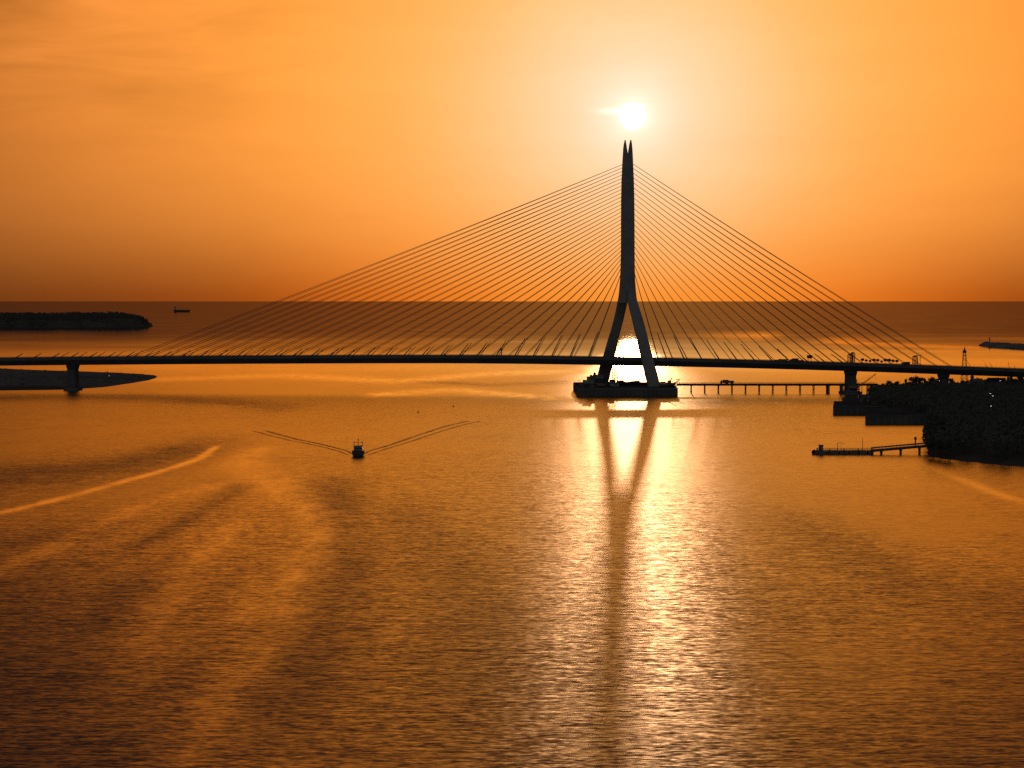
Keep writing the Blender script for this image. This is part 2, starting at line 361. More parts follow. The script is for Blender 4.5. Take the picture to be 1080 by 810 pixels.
ruffle_darks = [  # wind-ruffled patches, plus corner patches that only darken the water
    (px_poly([(-40, 508), (60, 500), (130, 490), (195, 475)]), 22.0, 0.95),
    (px_poly([(350, 515), (362, 570), (345, 640), (300, 730)]), 13.0, 0.85),
    (px_poly([(255, 515), (210, 540), (150, 575)]), 5.0, 0.7),
    (px_poly([(90, 560), (0, 575), (-60, 590)]), 10.0, 0.8),
    (px_poly([(130, 625), (70, 700), (20, 800)]), 14.0, 0.9),
    (px_poly([(420, 540), (480, 600), (520, 700)]), 14.0, 0.5),
    (px_poly([(860, 560), (960, 620), (1080, 640)]), 16.0, 0.5),
    (px_poly([(-60, 620), (40, 720), (60, 830)]), 24.0, 0.9),  # lower left corner: edge darkening put into the water's reflectance
    (px_poly([(1100, 680), (1060, 820)]), 14.0, 0.6),  # lower right corner darkened the same way
    (px_poly([(0, 420), (120, 418), (240, 424), (300, 430)]), 14.0, 0.7),
    (px_poly([(430, 402), (520, 406), (600, 403)]), 12.0, 0.6),
    (px_poly([(740, 425), (820, 421), (872, 424)]), 12.0, 0.5),
]
half_ = [0.0]
while half_[-1] < 6.0:
    a = half_[-1]; half_.append(a + (0.0019 if a < 0.30 else (0.02 if a < 0.5 else 0.5)))
us = [-q for q in half_[:0:-1]] + half_
def wx(u, y):
    e = max(y, 400.0); a = abs(u)
    if a <= .5: return u * e
    return math.copysign(.5 * e + (a - .5) / 5.5 * (3000 + .25 * e), u)
ys = [-4000, -1500, -400, 0, 120, 200, 250]
d = 285.0
while d < 3400: ys.append(d); d += max(1.6, d * d / (F * CAMH) * 1.6)
while d < 150000: ys.append(d); d *= 1.18
ys.append(150000.0)
def seg_d(px_, py_, a, b_, ky):
    ax, ay, bx, by = a.x, a.y / ky, b_.x, b_.y / ky
    dx, dy = bx - ax, by - ay; q = px_ - ax; w = py_ / ky - ay
    L = dx * dx + dy * dy
    tt = max(0, min(1, (q * dx + w * dy) / L)) if L else 0
    return math.hypot(q - tt * dx, w - tt * dy)
vs, fs, sl_, rf_ = [], [], [], []
marks = slicks + ruffle_darks
boxes = []
for pl, hw, stg in marks:
    boxes.append((min(q.x for q in pl) - hw * 4, max(q.x for q in pl) + hw * 4, min(q.y for q in pl) - hw * 16, max(q.y for q in pl) + hw * 16))
for y in ys:
    e = max(y, 400.0)
    row = [k for k in range(len(marks)) if boxes[k][2] < y < boxes[k][3]]
    for u in us:
        x = wx(u, y); vs.append((x, y, 0.0)); val = 0.0; rv = 0.0
        for k in row:
            bx = boxes[k]
            if bx[0] < x < bx[1]:
                pl, hw, stg = marks[k]
                dd = min(seg_d(x, y, pl[i], pl[i + 1], 4.0) for i in range(len(pl) - 1))
                e_ = stg * math.exp(-(dd / hw) ** 2)
                if k < len(slicks): val = max(val, e_)
                else: rv = max(rv, e_)
        sl_.append(val); rf_.append(rv)
nc = len(us)
for j in range(len(ys) - 1):
    for i in range(nc - 1): fs.append((j * nc + i, j * nc + i + 1, (j + 1) * nc + i + 1, (j + 1) * nc + i))
me = bpy.data.meshes.new('water'); me.from_pydata(vs, [], fs); me.update()
at_ = me.attributes.new('slick', 'FLOAT', 'POINT'); at_.data.foreach_set('value', sl_)
at_ = me.attributes.new('ruffle_dark', 'FLOAT', 'POINT'); at_.data.foreach_set('value', rf_)
me.materials.append(M['water'])
wo = bpy.data.objects.new('water', me); COL.objects.link(wo); tag(wo, kind='structure')

# ------------------------------------------------------------------ the bridge
TH = R(5.4); YT = 1579.0; XT = X_at(661.5, YT)
UX, UY = math.cos(TH), -math.sin(TH); NX, NY = math.sin(TH), math.cos(TH)
def deck_y(x): return YT - math.tan(TH) * (x - XT)
def deck_x(px):
    x = X_at(px, YT)
    for _ in range(8): x = X_at(px, deck_y(x))
    return x
tops = [(-260, 380.5), (-150, 378.6), (0, 377.0), (72, 376.2), (240, 374.9), (400, 374.2), (520, 374.2), (600, 375.4), (661, 376.4), (720, 377.6), (840, 380.4), (920, 383.0), (1000, 385.8), (1080, 388.6), (1240, 395)]
ctl = []
for px, py in tops:
    x = deck_x(px); ctl.append((x, at_y(px, py, deck_y(x)).z - 1.15))
def zraw(x):
    for (x0, z0), (x1, z1) in zip(ctl, ctl[1:]):
        if x <= x1: return z0 + (z1 - z0) * (x - x0) / (x1 - x0)
    return ctl[-1][1]
def deck_z(x): return sum(zraw(x + k * 14) for k in range(-4, 5)) / 9
def dpt(x, n, dz=0.0):   # point on the deck at station x, offset n across (positive = far side)
    return Vector((x + NX * n, deck_y(x) + NY * n, deck_z(x) + dz))
XA, XB = ctl[0][0], ctl[-1][0]
stations = [XA + (XB - XA) * i / 150 for i in range(151)]
BL = Vector((XT, YT, 0))
bridge = thing('cable_stayed_bridge', BL, 'dark cable-stayed bridge with one tall split pylon spanning the river mouth', 'bridge')
mb = MB(); prof = [(-15, 0), (15, 0), (15, -1.3), (10.2, -5.7), (-10.2, -5.7), (-15, -1.3)]
mb.loft([[dpt(x, n, z) for n, z in prof] for x in stations])
deck = mb.build('deck', 'dark_concrete', bridge, world=BL); fix_normals(deck)
mb = MB()
for x0, x1 in zip(stations, stations[1:]):
    mb.add([dpt(x0, -12.5, .012), dpt(x1, -12.5, .012), dpt(x1, 12.5, .012), dpt(x0, 12.5, .012)], [(0, 1, 2, 3)])
mb.build('roadway', 'asphalt', deck, world=BL)
for n in (-11.6, 11.6):
    mb = MB()
    mb.add([dpt(x, n + k * .1, .022) for x in stations for k in (-1, 1)], [(2 * i, 2 * i + 2, 2 * i + 3, 2 * i + 1) for i in range(len(stations) - 1)])
    mb.build('lane_marking', 'paint_white', deck, world=BL)
for n in (-14.7, 14.7):
    mb = MB()
    mb.loft([[dpt(x, n - .22, .005), dpt(x, n + .22, .005), dpt(x, n + .14, .72), dpt(x, n - .14, .72)] for x in stations]); o = mb.build('parapet', 'dark_concrete', deck, world=BL); fix_normals(o)
    mb = MB()
    for zz, rr in ((0.92, .06), (1.15, .08)): mb.path([dpt(x, n, zz) for x in stations], rr, 4)
    x = XA
    while x < XB: mb.tube(dpt(x, n, 0), dpt(x, n, 1.15), .09, n=4); x += 3.0
    mb.build('railing', 'steel', deck, world=BL)
# pylon
def sec(pl, pr, py, Y, t0):
    a = at_y(pl, py, Y); b_ = at_y(pr, py, Y)
    return rrect(a.x, b_.x, Y - t0, Y + t0, a.z, 0.2)
mb = MB()
mast = [(651.6, 671.9, 319.5, 4.6), (653.0, 670.6, 308, 4.4), (654.0, 669.7, 296, 4.2), (654.6, 669.3, 282, 4.0), (655.0, 669.2, 262, 4.0), (655.0, 669.1, 235, 4.0), (655.1, 668.9, 212, 3.9),
        (655.5, 668.5, 192, 3.7), (656.2, 667.8, 176, 3.5), (656.8, 667.4, 165.0, 3.3), (657.0, 667.2, 162.0, 3.2)]
mb.loft([sec(a, b_, y, YT, tt) for a, b_, y, tt in mast])
pylon = mb.build('pylon', 'concrete', bridge, world=BL); fix_normals(pylon)
for tip in ([(657.0, 662.0, 162.1, 3.1), (657.3, 661.2, 157, 2.8), (657.9, 660.5, 152, 2.2), (658.6, 660.0, 149, 1.5), (658.7, 660.0, 147.8, 1.2)],
            [(662.2, 667.2, 162.1, 3.1), (663.0, 666.9, 157, 2.8), (663.8, 666.5, 152, 2.2), (664.5, 666.0, 149, 1.5), (664.6, 665.9, 147.8, 1.2)]):
    mb = MB(); mb.loft([sec(a, b_, y, YT, tt) for a, b_, y, tt in tip])
    o = mb.build('spire', 'concrete', pylon, world=BL); fix_normals(o)
def nrm_off(py):   # transverse offset of a leg, by picture row
    k = max(0, min(1, (py - 306) / (416 - 306)))
    return 1.5 + 26.0 * k ** 0.82
legs = {1: [(654.5, 661.6, 303), (652.6, 661.8, 312), (651.3, 661.8, 318), (649.6, 659.9, 327), (647.4, 657.5, 337), (644.8, 654.9, 347), (641.2, 652.2, 358), (637.2, 649, 372), (632.4, 645.6, 387), (627.8, 641.2, 404), (625, 639.5, 416)],
        -1: [(661.9, 669.2, 303), (661.9, 670.9, 312), (661.9, 672.2, 318), (664.0, 675.0, 327), (666.6, 678.1, 337), (668.9, 680.9, 347), (671.6, 683.6, 358), (674.5, 687.1, 372), (678.0, 691.3, 387), (682.4, 695.6, 404), (684.5, 698, 416)]}
for sgn, rows in legs.items():
    mb = MB(); secs = []
    for a, b_, y in rows:
        Y = YT + sgn * nrm_off(y)
        tt = 2.9 + 0.9 * (y - 303) / 113
        secs.append(sec(a, b_, y, Y, tt))
    mb.loft(secs[::-1]); o = mb.build('leg', 'concrete', pylon, world=BL); fix_normals(o)
# pile cap under the legs
CF, CB = 1519.0, 1634.0; ZC = 6.6
capx0, capx1 = X_at(609, CF), X_at(716, CF)
mb = MB()
mb.loft([rrect(capx0 + 1, capx1 - 1, CF + 1, CB, -2, 0.1), rrect(capx0, capx1, CF, CB, 0.4, 0.1), rrect(capx0, capx1, CF, CB, ZC - .5, 0.1), rrect(capx0 + .5, capx1 - .5, CF + .5, CB - .5, ZC, 0.1)])
for i in range(22):
    x = capx0 + 3 + i * (capx1 - capx0 - 6) / 21
    mb.box((x, CF - .25, 3.0), (.5, .7, 5.6), 0, .1)
cap = mb.build('pile_cap', 'dark_concrete', bridge, world=BL)
mb = MB(); mb.add(rrect(capx0 + 1, capx1 - 1, CF + 1, CB - 1, ZC + .012, 0.1), [tuple(range(16))]); mb.build('surface', 'tar', cap, world=BL)
mb = MB()
for zz in (.55, 1.1): mb.path([(capx0 + 1, CB - 1, ZC + zz), (capx0 + 1, CF + 1, ZC + zz), (capx1 - 1, CF + 1, ZC + zz), (capx1 - 1, CB - 1, ZC + zz)], .06, 4)
for i in range(40):
    x = capx0 + 1 + (capx1 - capx0 - 2) * i / 39; mb.tube((x, CF + 1, ZC), (x, CF + 1, ZC + 1.1), .06, n=4)
mb.build('edge_rail', 'steel', cap, world=BL)
# piers
def pier(px, wpx, zb, foot):
    x = deck_x(px); c = dpt(x, 0); hw = wpx * .79 / 2
    mb = MB(); zt = c.z - 5.72
    mb.loft([rrect(c.x - hw * 1.05, c.x + hw * 1.05, c.y - 7, c.y + 7, zb, .2), rrect(c.x - hw * .94, c.x + hw * .94, c.y - 6.4, c.y + 6.4, zt - 4, .2), rrect(c.x - hw * 1.0, c.x + hw * 1.0, c.y - 9, c.y + 9, zt - 1.2, .15), rrect(c.x - hw, c.x + hw, c.y - 9, c.y + 9, zt, .15)])
    o = mb.build('pier', 'dark_concrete', bridge, world=BL)
    if foot:
        mb = MB(); f = foot / 2
        mb.loft([rrect(c.x - f, c.x + f, c.y - 11, c.y + 11, -2, .2), rrect(c.x - f, c.x + f, c.y - 11, c.y + 11, 1.6, .2), rrect(c.x - f * .8, c.x + f * .8, c.y - 10, c.y + 10, 2.4, .2)])
        mb.build('pier_footing', 'dark_concrete', o, world=BL)
pier(77, 10.2, -1.0, 12.5); pier(897, 10.5, -1.0, 17.0); pier(995, 8.4, 0.0, 0)
pier(-170, 9, -1, 13); pier(1150, 9, 0, 0)
# stays: 29 pairs on the river side, 21 on the short side
def stay(deck_px, mast_py, side, n, rad, sag):
    x = deck_x(deck_px); a = dpt(x, n, 0.3)
    mx = {-1: 656.4, 1: 667.6}[side]
    b_ = at_y(mx + (0.6 * -side if mast_py > 185 else 0.9 * -side), mast_py, YT + math.copysign(2.0, n))
    pts = []
    for i in range(13):
        k = i / 12; q = a.lerp(b_, k); q.z -= sag * 4 * k * (1 - k); pts.append(q)
    mb = MB(); mb.path(pts, rad, 6); return mb.build('stay_cable', 'cable', bridge, smooth=True, world=BL)
NL, NR = 29, 21
left_px = [137 + (622.5 - 137) * (i / (NL - 1)) for i in range(NL)]
left_py = [173.2 + (283 - 173.2) * (i / (NL - 1)) ** 1.04 for i in range(NL)]
right_px = [1004 - (1004 - 694) * (i / (NR - 1)) for i in range(NR)]
right_py = [172.4 + (280 - 172.4) * (i / (NR - 1)) ** 1.06 for i in range(NR)]
for i in range(NL):
    for n in (-11, 11): stay(left_px[i], left_py[i], -1, n, .215, 2.2 * (1 - i / NL))
for i in range(NR):
    for n in (-11, 11): stay(right_px[i], right_py[i], 1, n, .225, 1.6 * (1 - i / NR))
# slanting pipes beside the stays, tallest next to the pylon
def pipe(px, hpx, dx, n, rad=.22):
    x = deck_x(px); a = dpt(x, n, 0); h = hpx * .79
    b_ = a + Vector((dx * .79, 0, h))
    mb = MB(); mb.tube(a, a.lerp(b_, .45), rad * 1.2, rad * 1.1, 6); mb.tube(a.lerp(b_, .43), b_, rad * .9, rad * .65, 6)
    mb.build('anchor_pipe', 'cable', bridge, world=BL)
k = 0; px = 621.0
while px > 5:
    q = (621 - px) / 620
    h = 27 - 60 * q if q < .28 else max(6.0, 10.2 - 6.5 * (q - .28)); slope = 0.36 + 1.9 * q if q < .5 else 1.31 + .9 * (q - .5)
    for n in (-11.8, 11.8):
        if not (n > 0 and px < 40): pipe(px, h, h * slope, n, .44 if n < 0 else .3)
    px -= 19.4; k += 1
px = 703.5
while px < 900:
    q = (px - 703) / 200
    h = 28 - 17.5 * min(1, q * 1.2)
    pipe(px, h, -h * (0.36 + 1.05 * q), -11.8, .44)
    px += 18.6
for px, h in ((1022, 8.5), (1039.5, 8), (1045, 7), (1062, 8.5), (1068, 5)): pipe(px, h, -h * (.55 if px < 1050 else .15), -11.8, .17)

# ------------------------------------------------------------------ small builders for site things
def lattice(mb, base, top, w0, w1, bays, r):
    base, top = Vector(base), Vector(top); d = (top - base).normalized()
    a = d.cross(Vector((0, 1, 0)));  a = a.normalized() if a.length > .05 else Vector((1, 0, 0))
    b_ = d.cross(a).normalized()
    rings = []
    for i in range(bays + 1):
        k = i / bays; c = base.lerp(top, k); w = (w0 + (w1 - w0) * k) / 2
        rings.append([c + a * w * sx_ + b_ * w * sy_ for sx_, sy_ in ((1, 1), (-1, 1), (-1, -1), (1, -1))])
    for i in range(bays):
        for j in range(4):
            mb.tube(rings[i][j], rings[i + 1][j], r, n=4, caps=False)
            mb.tube(rings[i][j], rings[i + 1][(j + 1) % 4], r * .7, n=4, caps=False)
            mb.tube(rings[i + 1][j], rings[i + 1][(j + 1) % 4], r * .7, n=4, caps=False)
def container(loc, L, mat, label, group=None, rz=0.0, D=2.5, Hh=2.6):
    t_ = thing('site_cabin', loc, label, 'cabin', group, rz)
    mb = MB(); mb.box((0, 0, Hh / 2), (L, D, Hh), 0, .12)
    n = int(L / .6)
    for i in range(n):
        x = -L / 2 + .4 + (L - .8) * i / (n - 1)
        for s in (-1, 1): mb.box((x, s * (D / 2 + .03), Hh / 2), (.22, .08, Hh - .5))
    mb.build('body', mat, t_)
    mb = MB(); mb.box((0, 0, Hh + .08), (L + .3, D + .3, .2), 0, .08); mb.build('roof', 'steel', t_)
    mb = MB(); mb.box((-L * .28, -D / 2 - .10, 1.05), (.9, .06, 2.0), 0, .02); mb.build('door', 'paint_white', t_)
    mb = MB(); mb.box((L * .18, -D / 2 - .10, 1.5), (1.4, .06, .9), 0, .02); mb.build('window', 'glass', t_)
    return t_
def crate(loc, s, label, group, mat='wood', rz=0.0):
    t_ = MB(); L, D, Hh = s
    t_.box((0, 0, Hh / 2), (L, D, Hh), 0, .08)
    for i in range(4):
        z = Hh * (i + .5) / 4
        t_.box((0, -D / 2 - .04, z), (L + .1, .08, Hh / 5)); t_.box((0, D / 2 + .04, z), (L + .1, .08, Hh / 5))
    for sx_ in (-1, 1): t_.box((sx_ * (L / 2 - .15), -D / 2 - .1, Hh / 2), (.2, .08, Hh))
    o = t_.build('crate', mat); o.location = loc; o.rotation_euler = (0, 0, rz)
    return tag(o, label, 'crate', group)
def wheel(mb, c, r, w):
    c = Vector(c); mb.tube(c - Vector((0, w / 2, 0)), c + Vector((0, w / 2, 0)), r, n=14)
def truck(loc, rz, label, mat='paint_blue', box=True, group=None):
    t_ = thing('truck', loc, label, 'truck', group, rz)
    mb = MB(); mb.box((0, 0, .85), (7.0, 1.0, .3), 0, .05); mb.build('chassis', 'rubber', t_)
    mb = MB()
    pr = [(-3.5, .7), (-3.5, 1.6), (-3.25, 2.7), (-2.0, 2.75), (-1.9, .7)]
    mb.loft([[(x, -1.15, z) for x, z in pr], [(x, 1.15, z) for x, z in pr]])
    cab = mb.build('cab', mat, t_)
    fix_normals(cab)
    mb = MB(); mb.box((-3.42, 0, 2.1), (.06, 1.9, .8), mtx=Matrix.Rotation(R(12), 3, 'Y'))
    for s in (-1, 1): mb.box((-2.6, s * 1.17, 2.1), (.8, .05, .7))
    mb.build('window', 'glass', cab)
    mb = MB()
    if box:
        mb.box((.9, 0, 2.2), (5.0, 2.4, 2.3), 0, .1)
        for i in range(7): mb.box((-1.4 + i * .78, -1.23, 2.2), (.1, .06, 2.1))
        mb.build('cargo_box', 'steel', t_)
    else:
        pr = [(-1.6, 1.1), (3.4, 1.1), (3.7, 2.5), (-1.8, 2.5)]
        mb.loft([[(x, -1.2, z) for x, z in pr], [(x, 1.2, z) for x, z in pr]]); o = mb.build('tipper_body', mat, t_); fix_normals(o)
    for x in (-2.7, 1.4, 2.5):
        for s in (-1, 1):
            mb = MB(); wheel(mb, (x, s * 1.0, .5), .5, .32); mb.build('wheel', 'rubber', t_)
    return t_
def crane(loc, rz, boom, ang, label, mat='paint_yellow', cab_s=1.0):
    t_ = thing('crawler_crane', loc, label, 'crane', None, rz)
    for s in (-1, 1):
        mb = MB()
        pr = [(-3.2, .5), (-2.8, 0), (2.8, 0), (3.2, .5), (2.8, 1.1), (-2.8, 1.1)]
        mb.loft([[(x, s * 2.0 - .45, z) for x, z in pr], [(x, s * 2.0 + .45, z) for x, z in pr]])
        o = mb.build('track', 'rubber', t_); fix_normals(o)
    mb = MB(); mb.box((-.6, 0, 2.2), (5.6, 2.9, 1.9), 0, .2); mb.tube((0, 0, .8), (0, 0, 1.3), 1.2, n=14); mb.box((-3.6, 0, 2.2), (.9, 3.1, 1.4), 0, .15)
    mb.build('house', mat, t_)
    mb = MB(); mb.box((2.0, -1.1, 2.6), (1.6, 1.0, 2.2), 0, .15); c = mb.build('cab', mat, t_)
    mb = MB(); mb.box((2.83, -1.1, 2.9), (.05, .8, 1.0)); mb.build('window', 'glass', c)
    e = (2.0 + boom * math.cos(ang), 0, 2.0 + boom * math.sin(ang))
    mb = MB(); lattice(mb, (2.0, .2, 2.0), e, 1.0, .5, max(4, int(boom / 1.6)), .09); mb.build('boom', mat, t_)
    mb = MB(); mb.tube((-2.2, 0, 3.1), (-2.6, 0, 6.0), .12, n=5); mb.tube((-2.6, 0, 6.0), e, .04, n=4)
    mb.tube(e, (e[0], 0, e[2] - 3.0), .04, n=4); mb.box((e[0], 0, e[2] - 3.3), (.4, .3, .7), 0, .1); mb.build('hoist_line', 'cable', t_)
    return t_
def scaffold(loc, w, d, h, label, name='scaffold_tower', top=True, group=None):
    t_ = thing(name, loc, label, 'scaffold', group)
    mb = MB(); lv = max(2, int(h / 2))
    for x in (-w / 2, 0, w / 2):
        for y in (-d / 2, d / 2): mb.tube((x, y, 0), (x, y, h), .2, n=5)
    for i in range(1, lv + 1):
        z = h * i / lv
        for y in (-d / 2, d / 2):
            mb.tube((-w / 2, y, z), (w / 2, y, z), .15, n=4)
            mb.tube((-w / 2, y, z - h / lv), (0, y, z), .12, n=4); mb.tube((0, y, z), (w / 2, y, z - h / lv), .12, n=4)
        for x in (-w / 2, w / 2): mb.tube((x, -d / 2, z), (x, d / 2, z), .07, n=4)
    mb.build('frame', 'steel', t_)
    mb = MB()
    for i in range(1, lv + 1): mb.box((0, 0, h * i / lv - .1), (w * .95, d * .95, .1), 0, .02)
    mb.build('walkway', 'wood', t_)
    if top:
        mb = MB(); mb.box((0, 0, h + .5), (w * .8, d * .8, 1.0), 0, .1); mb.build('canopy', 'steel', t_)
    return t_

# things on the pile cap --------------------------------------------------
def capp(px, Y): return Vector((X_at(px, Y), Y, ZC))
c1 = capp(617, 1545)
container((c1.x, 1545, ZC), 11.0, 'paint_blue', 'long site cabin at the left end of the pile cap, lowest of its stack', 'site cabins stacked on the pile cap')
container((c1.x + 2.6, 1545, ZC + 2.82), 9.0, 'paint_white', 'site cabin stacked second from the bottom beside the left pylon leg', 'site cabins stacked on the pile cap')
container((c1.x + 4.4, 1545, ZC + 5.64), 6.0, 'paint_green', 'short site cabin on top of the cabin stack by the left leg', 'site cabins stacked on the pile cap')
container((X_at(629, 1533), 1533, ZC), 12.0, 'steel', 'single grey site cabin in front of the left pylon leg', None)
for k_, (L_, lb) in enumerate(((17.0, 'longest site cabin, ground level behind the left pylon leg'), (15.0, 'long site cabin on the second level behind the left pylon leg'), (9.0, 'short site cabin on the top level behind the left pylon leg'))):
    container((X_at(632.5 - k_ * .8, 1578) , 1578, ZC + 2.82 * k_), L_, ('steel', 'paint_blue', 'paint_white')[k_], lb, 'site cabins behind the left leg')
c2 = capp(648, 1550)
container((c2.x, 1550, ZC), 7.0, 'paint_white', 'white site cabin to the right of the left pylon leg')
container((c2.x - 1.5, 1552, ZC + 2.82), 5.0, 'steel', 'small grey cabin perched on the white cabin between the pylon legs')
scaffold((X_at(648.5, 1560), 1560, ZC), 4.4, 3.0, 15.5, 'slim scaffold tower rising to the deck between the pylon legs', top=False)
cr_lab = ['tall timber crate between the pylon legs', 'flat timber crate between the pylon legs', 'small timber crate near the middle of the pile cap', 'wide timber crate near the middle of the pile cap', 'square timber crate close to the right pylon leg', 'low timber crate beside the right pylon leg']
for (px, s), lb in zip([(656, (3, 2, 3.0)), (661, (4, 2, 1.6)), (665, (2, 2, 2.0)), (668.5, (4.4, 2, 2.3)), (673, (2.6, 2, 2.6)), (677.5, (3.4, 2, 1.4))], cr_lab):
    crate((X_at(px, 1600), 1600, ZC), s, lb, 'crates on the pile cap', rz=random.uniform(-.2, .2))
crane((X_at(701, 1535), 1535, ZC), R(20), 7.5, R(50), 'small yellow crane at the right end of the pile cap')
crane((X_at(709, 1548), 1548, ZC), R(15), 6.0, R(42), 'small green crane at the far right corner of the pile cap', 'paint_green')
crane((X_at(633, 1530), 1530, ZC), R(178), 9.0, R(34), 'yellow crane with its boom lowered over the left cabins')
def tank(px, Y, L_, r_, label, rz=0.0):
    t_ = thing('storage_tank', (X_at(px, Y), Y, ZC), label, 'tank', 'storage tanks on the pile cap', rz)
    mb = MB(); n_ = 16
    for (xa, ra), (xb, rb) in (((-L_ / 2 - r_ * .3, r_ * .45), (-L_ / 2, r_)), ((-L_ / 2, r_), (L_ / 2, r_)), ((L_ / 2, r_), (L_ / 2 + r_ * .3, r_ * .45))): mb.tube((xa, 0, r_ + .5), (xb, 0, r_ + .5), ra, rb, n_)
    mb.tube((0, 0, 2 * r_ + .4), (0, 0, 2 * r_ + .9), .35, n=8); mb.build('vessel', 'steel', t_)
    for x_ in (-L_ * .3, L_ * .3):
        mb = MB(); mb.box((x_, 0, .45), (.5, r_ * 1.7, .9), 0, .05); mb.build('saddle', 'rust', t_)
tank(653.5, 1590, 4.0, 1.3, 'fatter storage tank just right of the left pylon leg')
tank(671, 1605, 3.2, .9, 'slimmer storage tank close to the right pylon leg', .3)
def silo(px, Y, h_, r_, label):
    t_ = thing('cement_silo', (X_at(px, Y), Y, ZC), label, 'silo')
    mb = MB(); mb.tube((0, 0, h_ * .4), (0, 0, h_ * .92), r_, n=14); mb.tube((0, 0, h_ * .15), (0, 0, h_ * .4), .3, r_, 14); mb.tube((0, 0, h_ * .92), (0, 0, h_), r_, r_ * .3, 14); mb.build('drum', 'steel', t_)
    for a_ in range(4):
        mb = MB(); c_, s_ = math.cos(R(45 + 90 * a_)) * r_ * .85, math.sin(R(45 + 90 * a_)) * r_ * .85
        mb.tube((c_, s_, 0), (c_, s_, h_ * .6), .16, n=6); mb.build('leg', 'steel', t_)
silo(623.5, 1556, 9.4, 1.3, 'tall cement silo rising over the cabins left of the pylon')
silo(627.2, 1564, 11.2, 1.1, 'taller slim cement silo right beside the other one left of the pylon')
for px_, Y_, h_, lb in ((611, 1560, 4.5, 'short light pole at the left end of the pile cap'), (663, 1622, 6.5, 'slim light pole between the pylon legs'), (714, 1560, 5.5, 'light pole at the right end of the pile cap')):
    t_ = thing('light_pole', (X_at(px_, Y_), Y_, ZC), lb, 'light pole')
    mb = MB(); mb.tube((0, 0, 0), (0, 0, h_), .16, .1, 7); mb.tube((-.9, 0, h_ - .2), (.9, 0, h_ - .2), .1, n=6); mb.build('pole', 'steel', t_)
    for x_ in (-.8, .8):
        mb = MB(); mb.box((x_, -.2, h_ - .1), (.6, .5, .5), 0, .08); mb.build('floodlight', 'steel', t_)
for (px_, Y_, s_), lb in zip([(658.5, 1612, (2.2, 2, 1.3)), (666.5, 1614, (5.0, 2, 1.1)), (699, 1600, (4, 2, 1.8)), (706, 1604, (2.6, 2, 2.6)), (614, 1530, (3, 2.4, 2.0))],
        ['small low crate behind the tank between the pylon legs', 'longest low crate behind the others between the pylon legs', 'crate right of the right pylon leg', 'upright crate near the right end of the pile cap', 'crate at the front left corner of the pile cap']):
    crate((X_at(px_, Y_), Y_, ZC), s_, lb, 'crates on the pile cap', rz=random.uniform(-.3, .3))
# floating pontoon on the left of the cap
t_ = thing('fender_pontoon', (X_at(612, 1512), 1512, 0), 'low dark pontoon moored against the left end of the pile cap', 'pontoon')
mb = MB(); mb.box((2, 0, .6), (10, 5, 2.4), 0, .4); mb.build('hull', 'rust', t_)
mb = MB()
for x in (-2, 1, 4, 6.4): mb.tube((x, -2.0, 1.7), (x, -2.0, 2.5), .18, n=8); mb.tube((x - .3, -2.0, 2.4), (x + .3, -2.0, 2.4), .12, n=6)
mb.build('bollard', 'steel', t_)

# work trestle ------------------------------------------------------------
TY = 1573.0; tx0, tx1 = X_at(714, TY), X_at(924, TY); ZT = 7.8
tr = thing('work_trestle', ((tx0 + tx1) / 2, TY, 0), 'long low steel work trestle on bents running right from the pylon', 'trestle')
TL = Vector(((tx0 + tx1) / 2, TY, 0))
mb = MB(); mb.box(((tx0 + tx1) / 2, TY, ZT - .45), (tx1 - tx0, 8, .9), 0, .05)
for y in (-3, 0, 3): mb.box(((tx0 + tx1) / 2, TY + y, ZT - 1.2), (tx1 - tx0, .4, .6))
mb.build('deck', 'rust', tr, world=TL)
mb = MB()
for s in (-3.9, 3.9):
    for zz in (.5, 1.05): mb.path([(tx0, TY + s, ZT + zz), (tx1, TY + s, ZT + zz)], .06, 4)
    x = tx0
    while x < tx1: mb.tube((x, TY + s, ZT), (x, TY + s, ZT + 1.1), .06, n=4); x += 2.5
mb.build('railing', 'steel', tr, world=TL)
for i in range(14):
    px = 729 + i * 14.35; x = X_at(px, TY); mb = MB()
    big = i in (10, 11)
    for y in (-3, 3): mb.tube((x, TY + y, -2), (x, TY + y, ZT - 1.4), .55 if big else .36, n=10)
    if big:
        for y in (-3, 3): mb.tube((x + 1.2, TY + y, -2), (x + 1.2, TY + y, ZT - 1.4), .5, n=10)
    mb.box((x, TY, ZT - 1.6), (1.0 if not big else 2.6, 7.4, .5)); mb.tube((x, TY - 3, .6), (x, TY + 3, ZT - 2), .12, n=5)
    mb.build('bent', 'rust', tr, world=TL)
truck((X_at(764, TY), TY - 1.2, ZT), 0, 'box truck standing on the low work trestle')
truck((X_at(769.7, TY), TY + 1.6, ZT), 0, 'open tipper truck just right of the box truck on the trestle', 'paint_red', False)

# things on the bridge deck -----------------------------------------------
def on_deck(px, n=-6): return dpt(deck_x(px), n, 0.04)
q = on_deck(530.5, -13)
t_ = thing('signal_mast', q, 'short stout mast with a round head on the deck left of the pylon', 'mast')
mb = MB(); mb.box((0, 0, .4), (1.6, 1.4, .8), 0, .15); mb.tube((0, 0, .8), (0, 0, 5.2), .42, .36, 10); mb.build('post', 'steel', t_)
mb = MB(); mb.tube((0, 0, 5.0), (0, 0, 5.5), .5, 1.0, 12); mb.tube((0, 0, 5.5), (0, 0, 6.4), 1.0, .8, 12); mb.tube((0, 0, 6.4), (0, 0, 6.8), .8, .3, 12); mb.build('head', 'steel', t_)
mb = MB(); mb.path([(0.4, 0, 3.2), (1.1, 0, 3.5), (1.2, 0, 3.0)], .14, 6); mb.build('bracket', 'steel', t_)
q = on_deck(853, -9)
t_ = thing('sign_gantry', q, 'four-legged frame carrying a dark box on the deck right of the pylon', 'gantry')
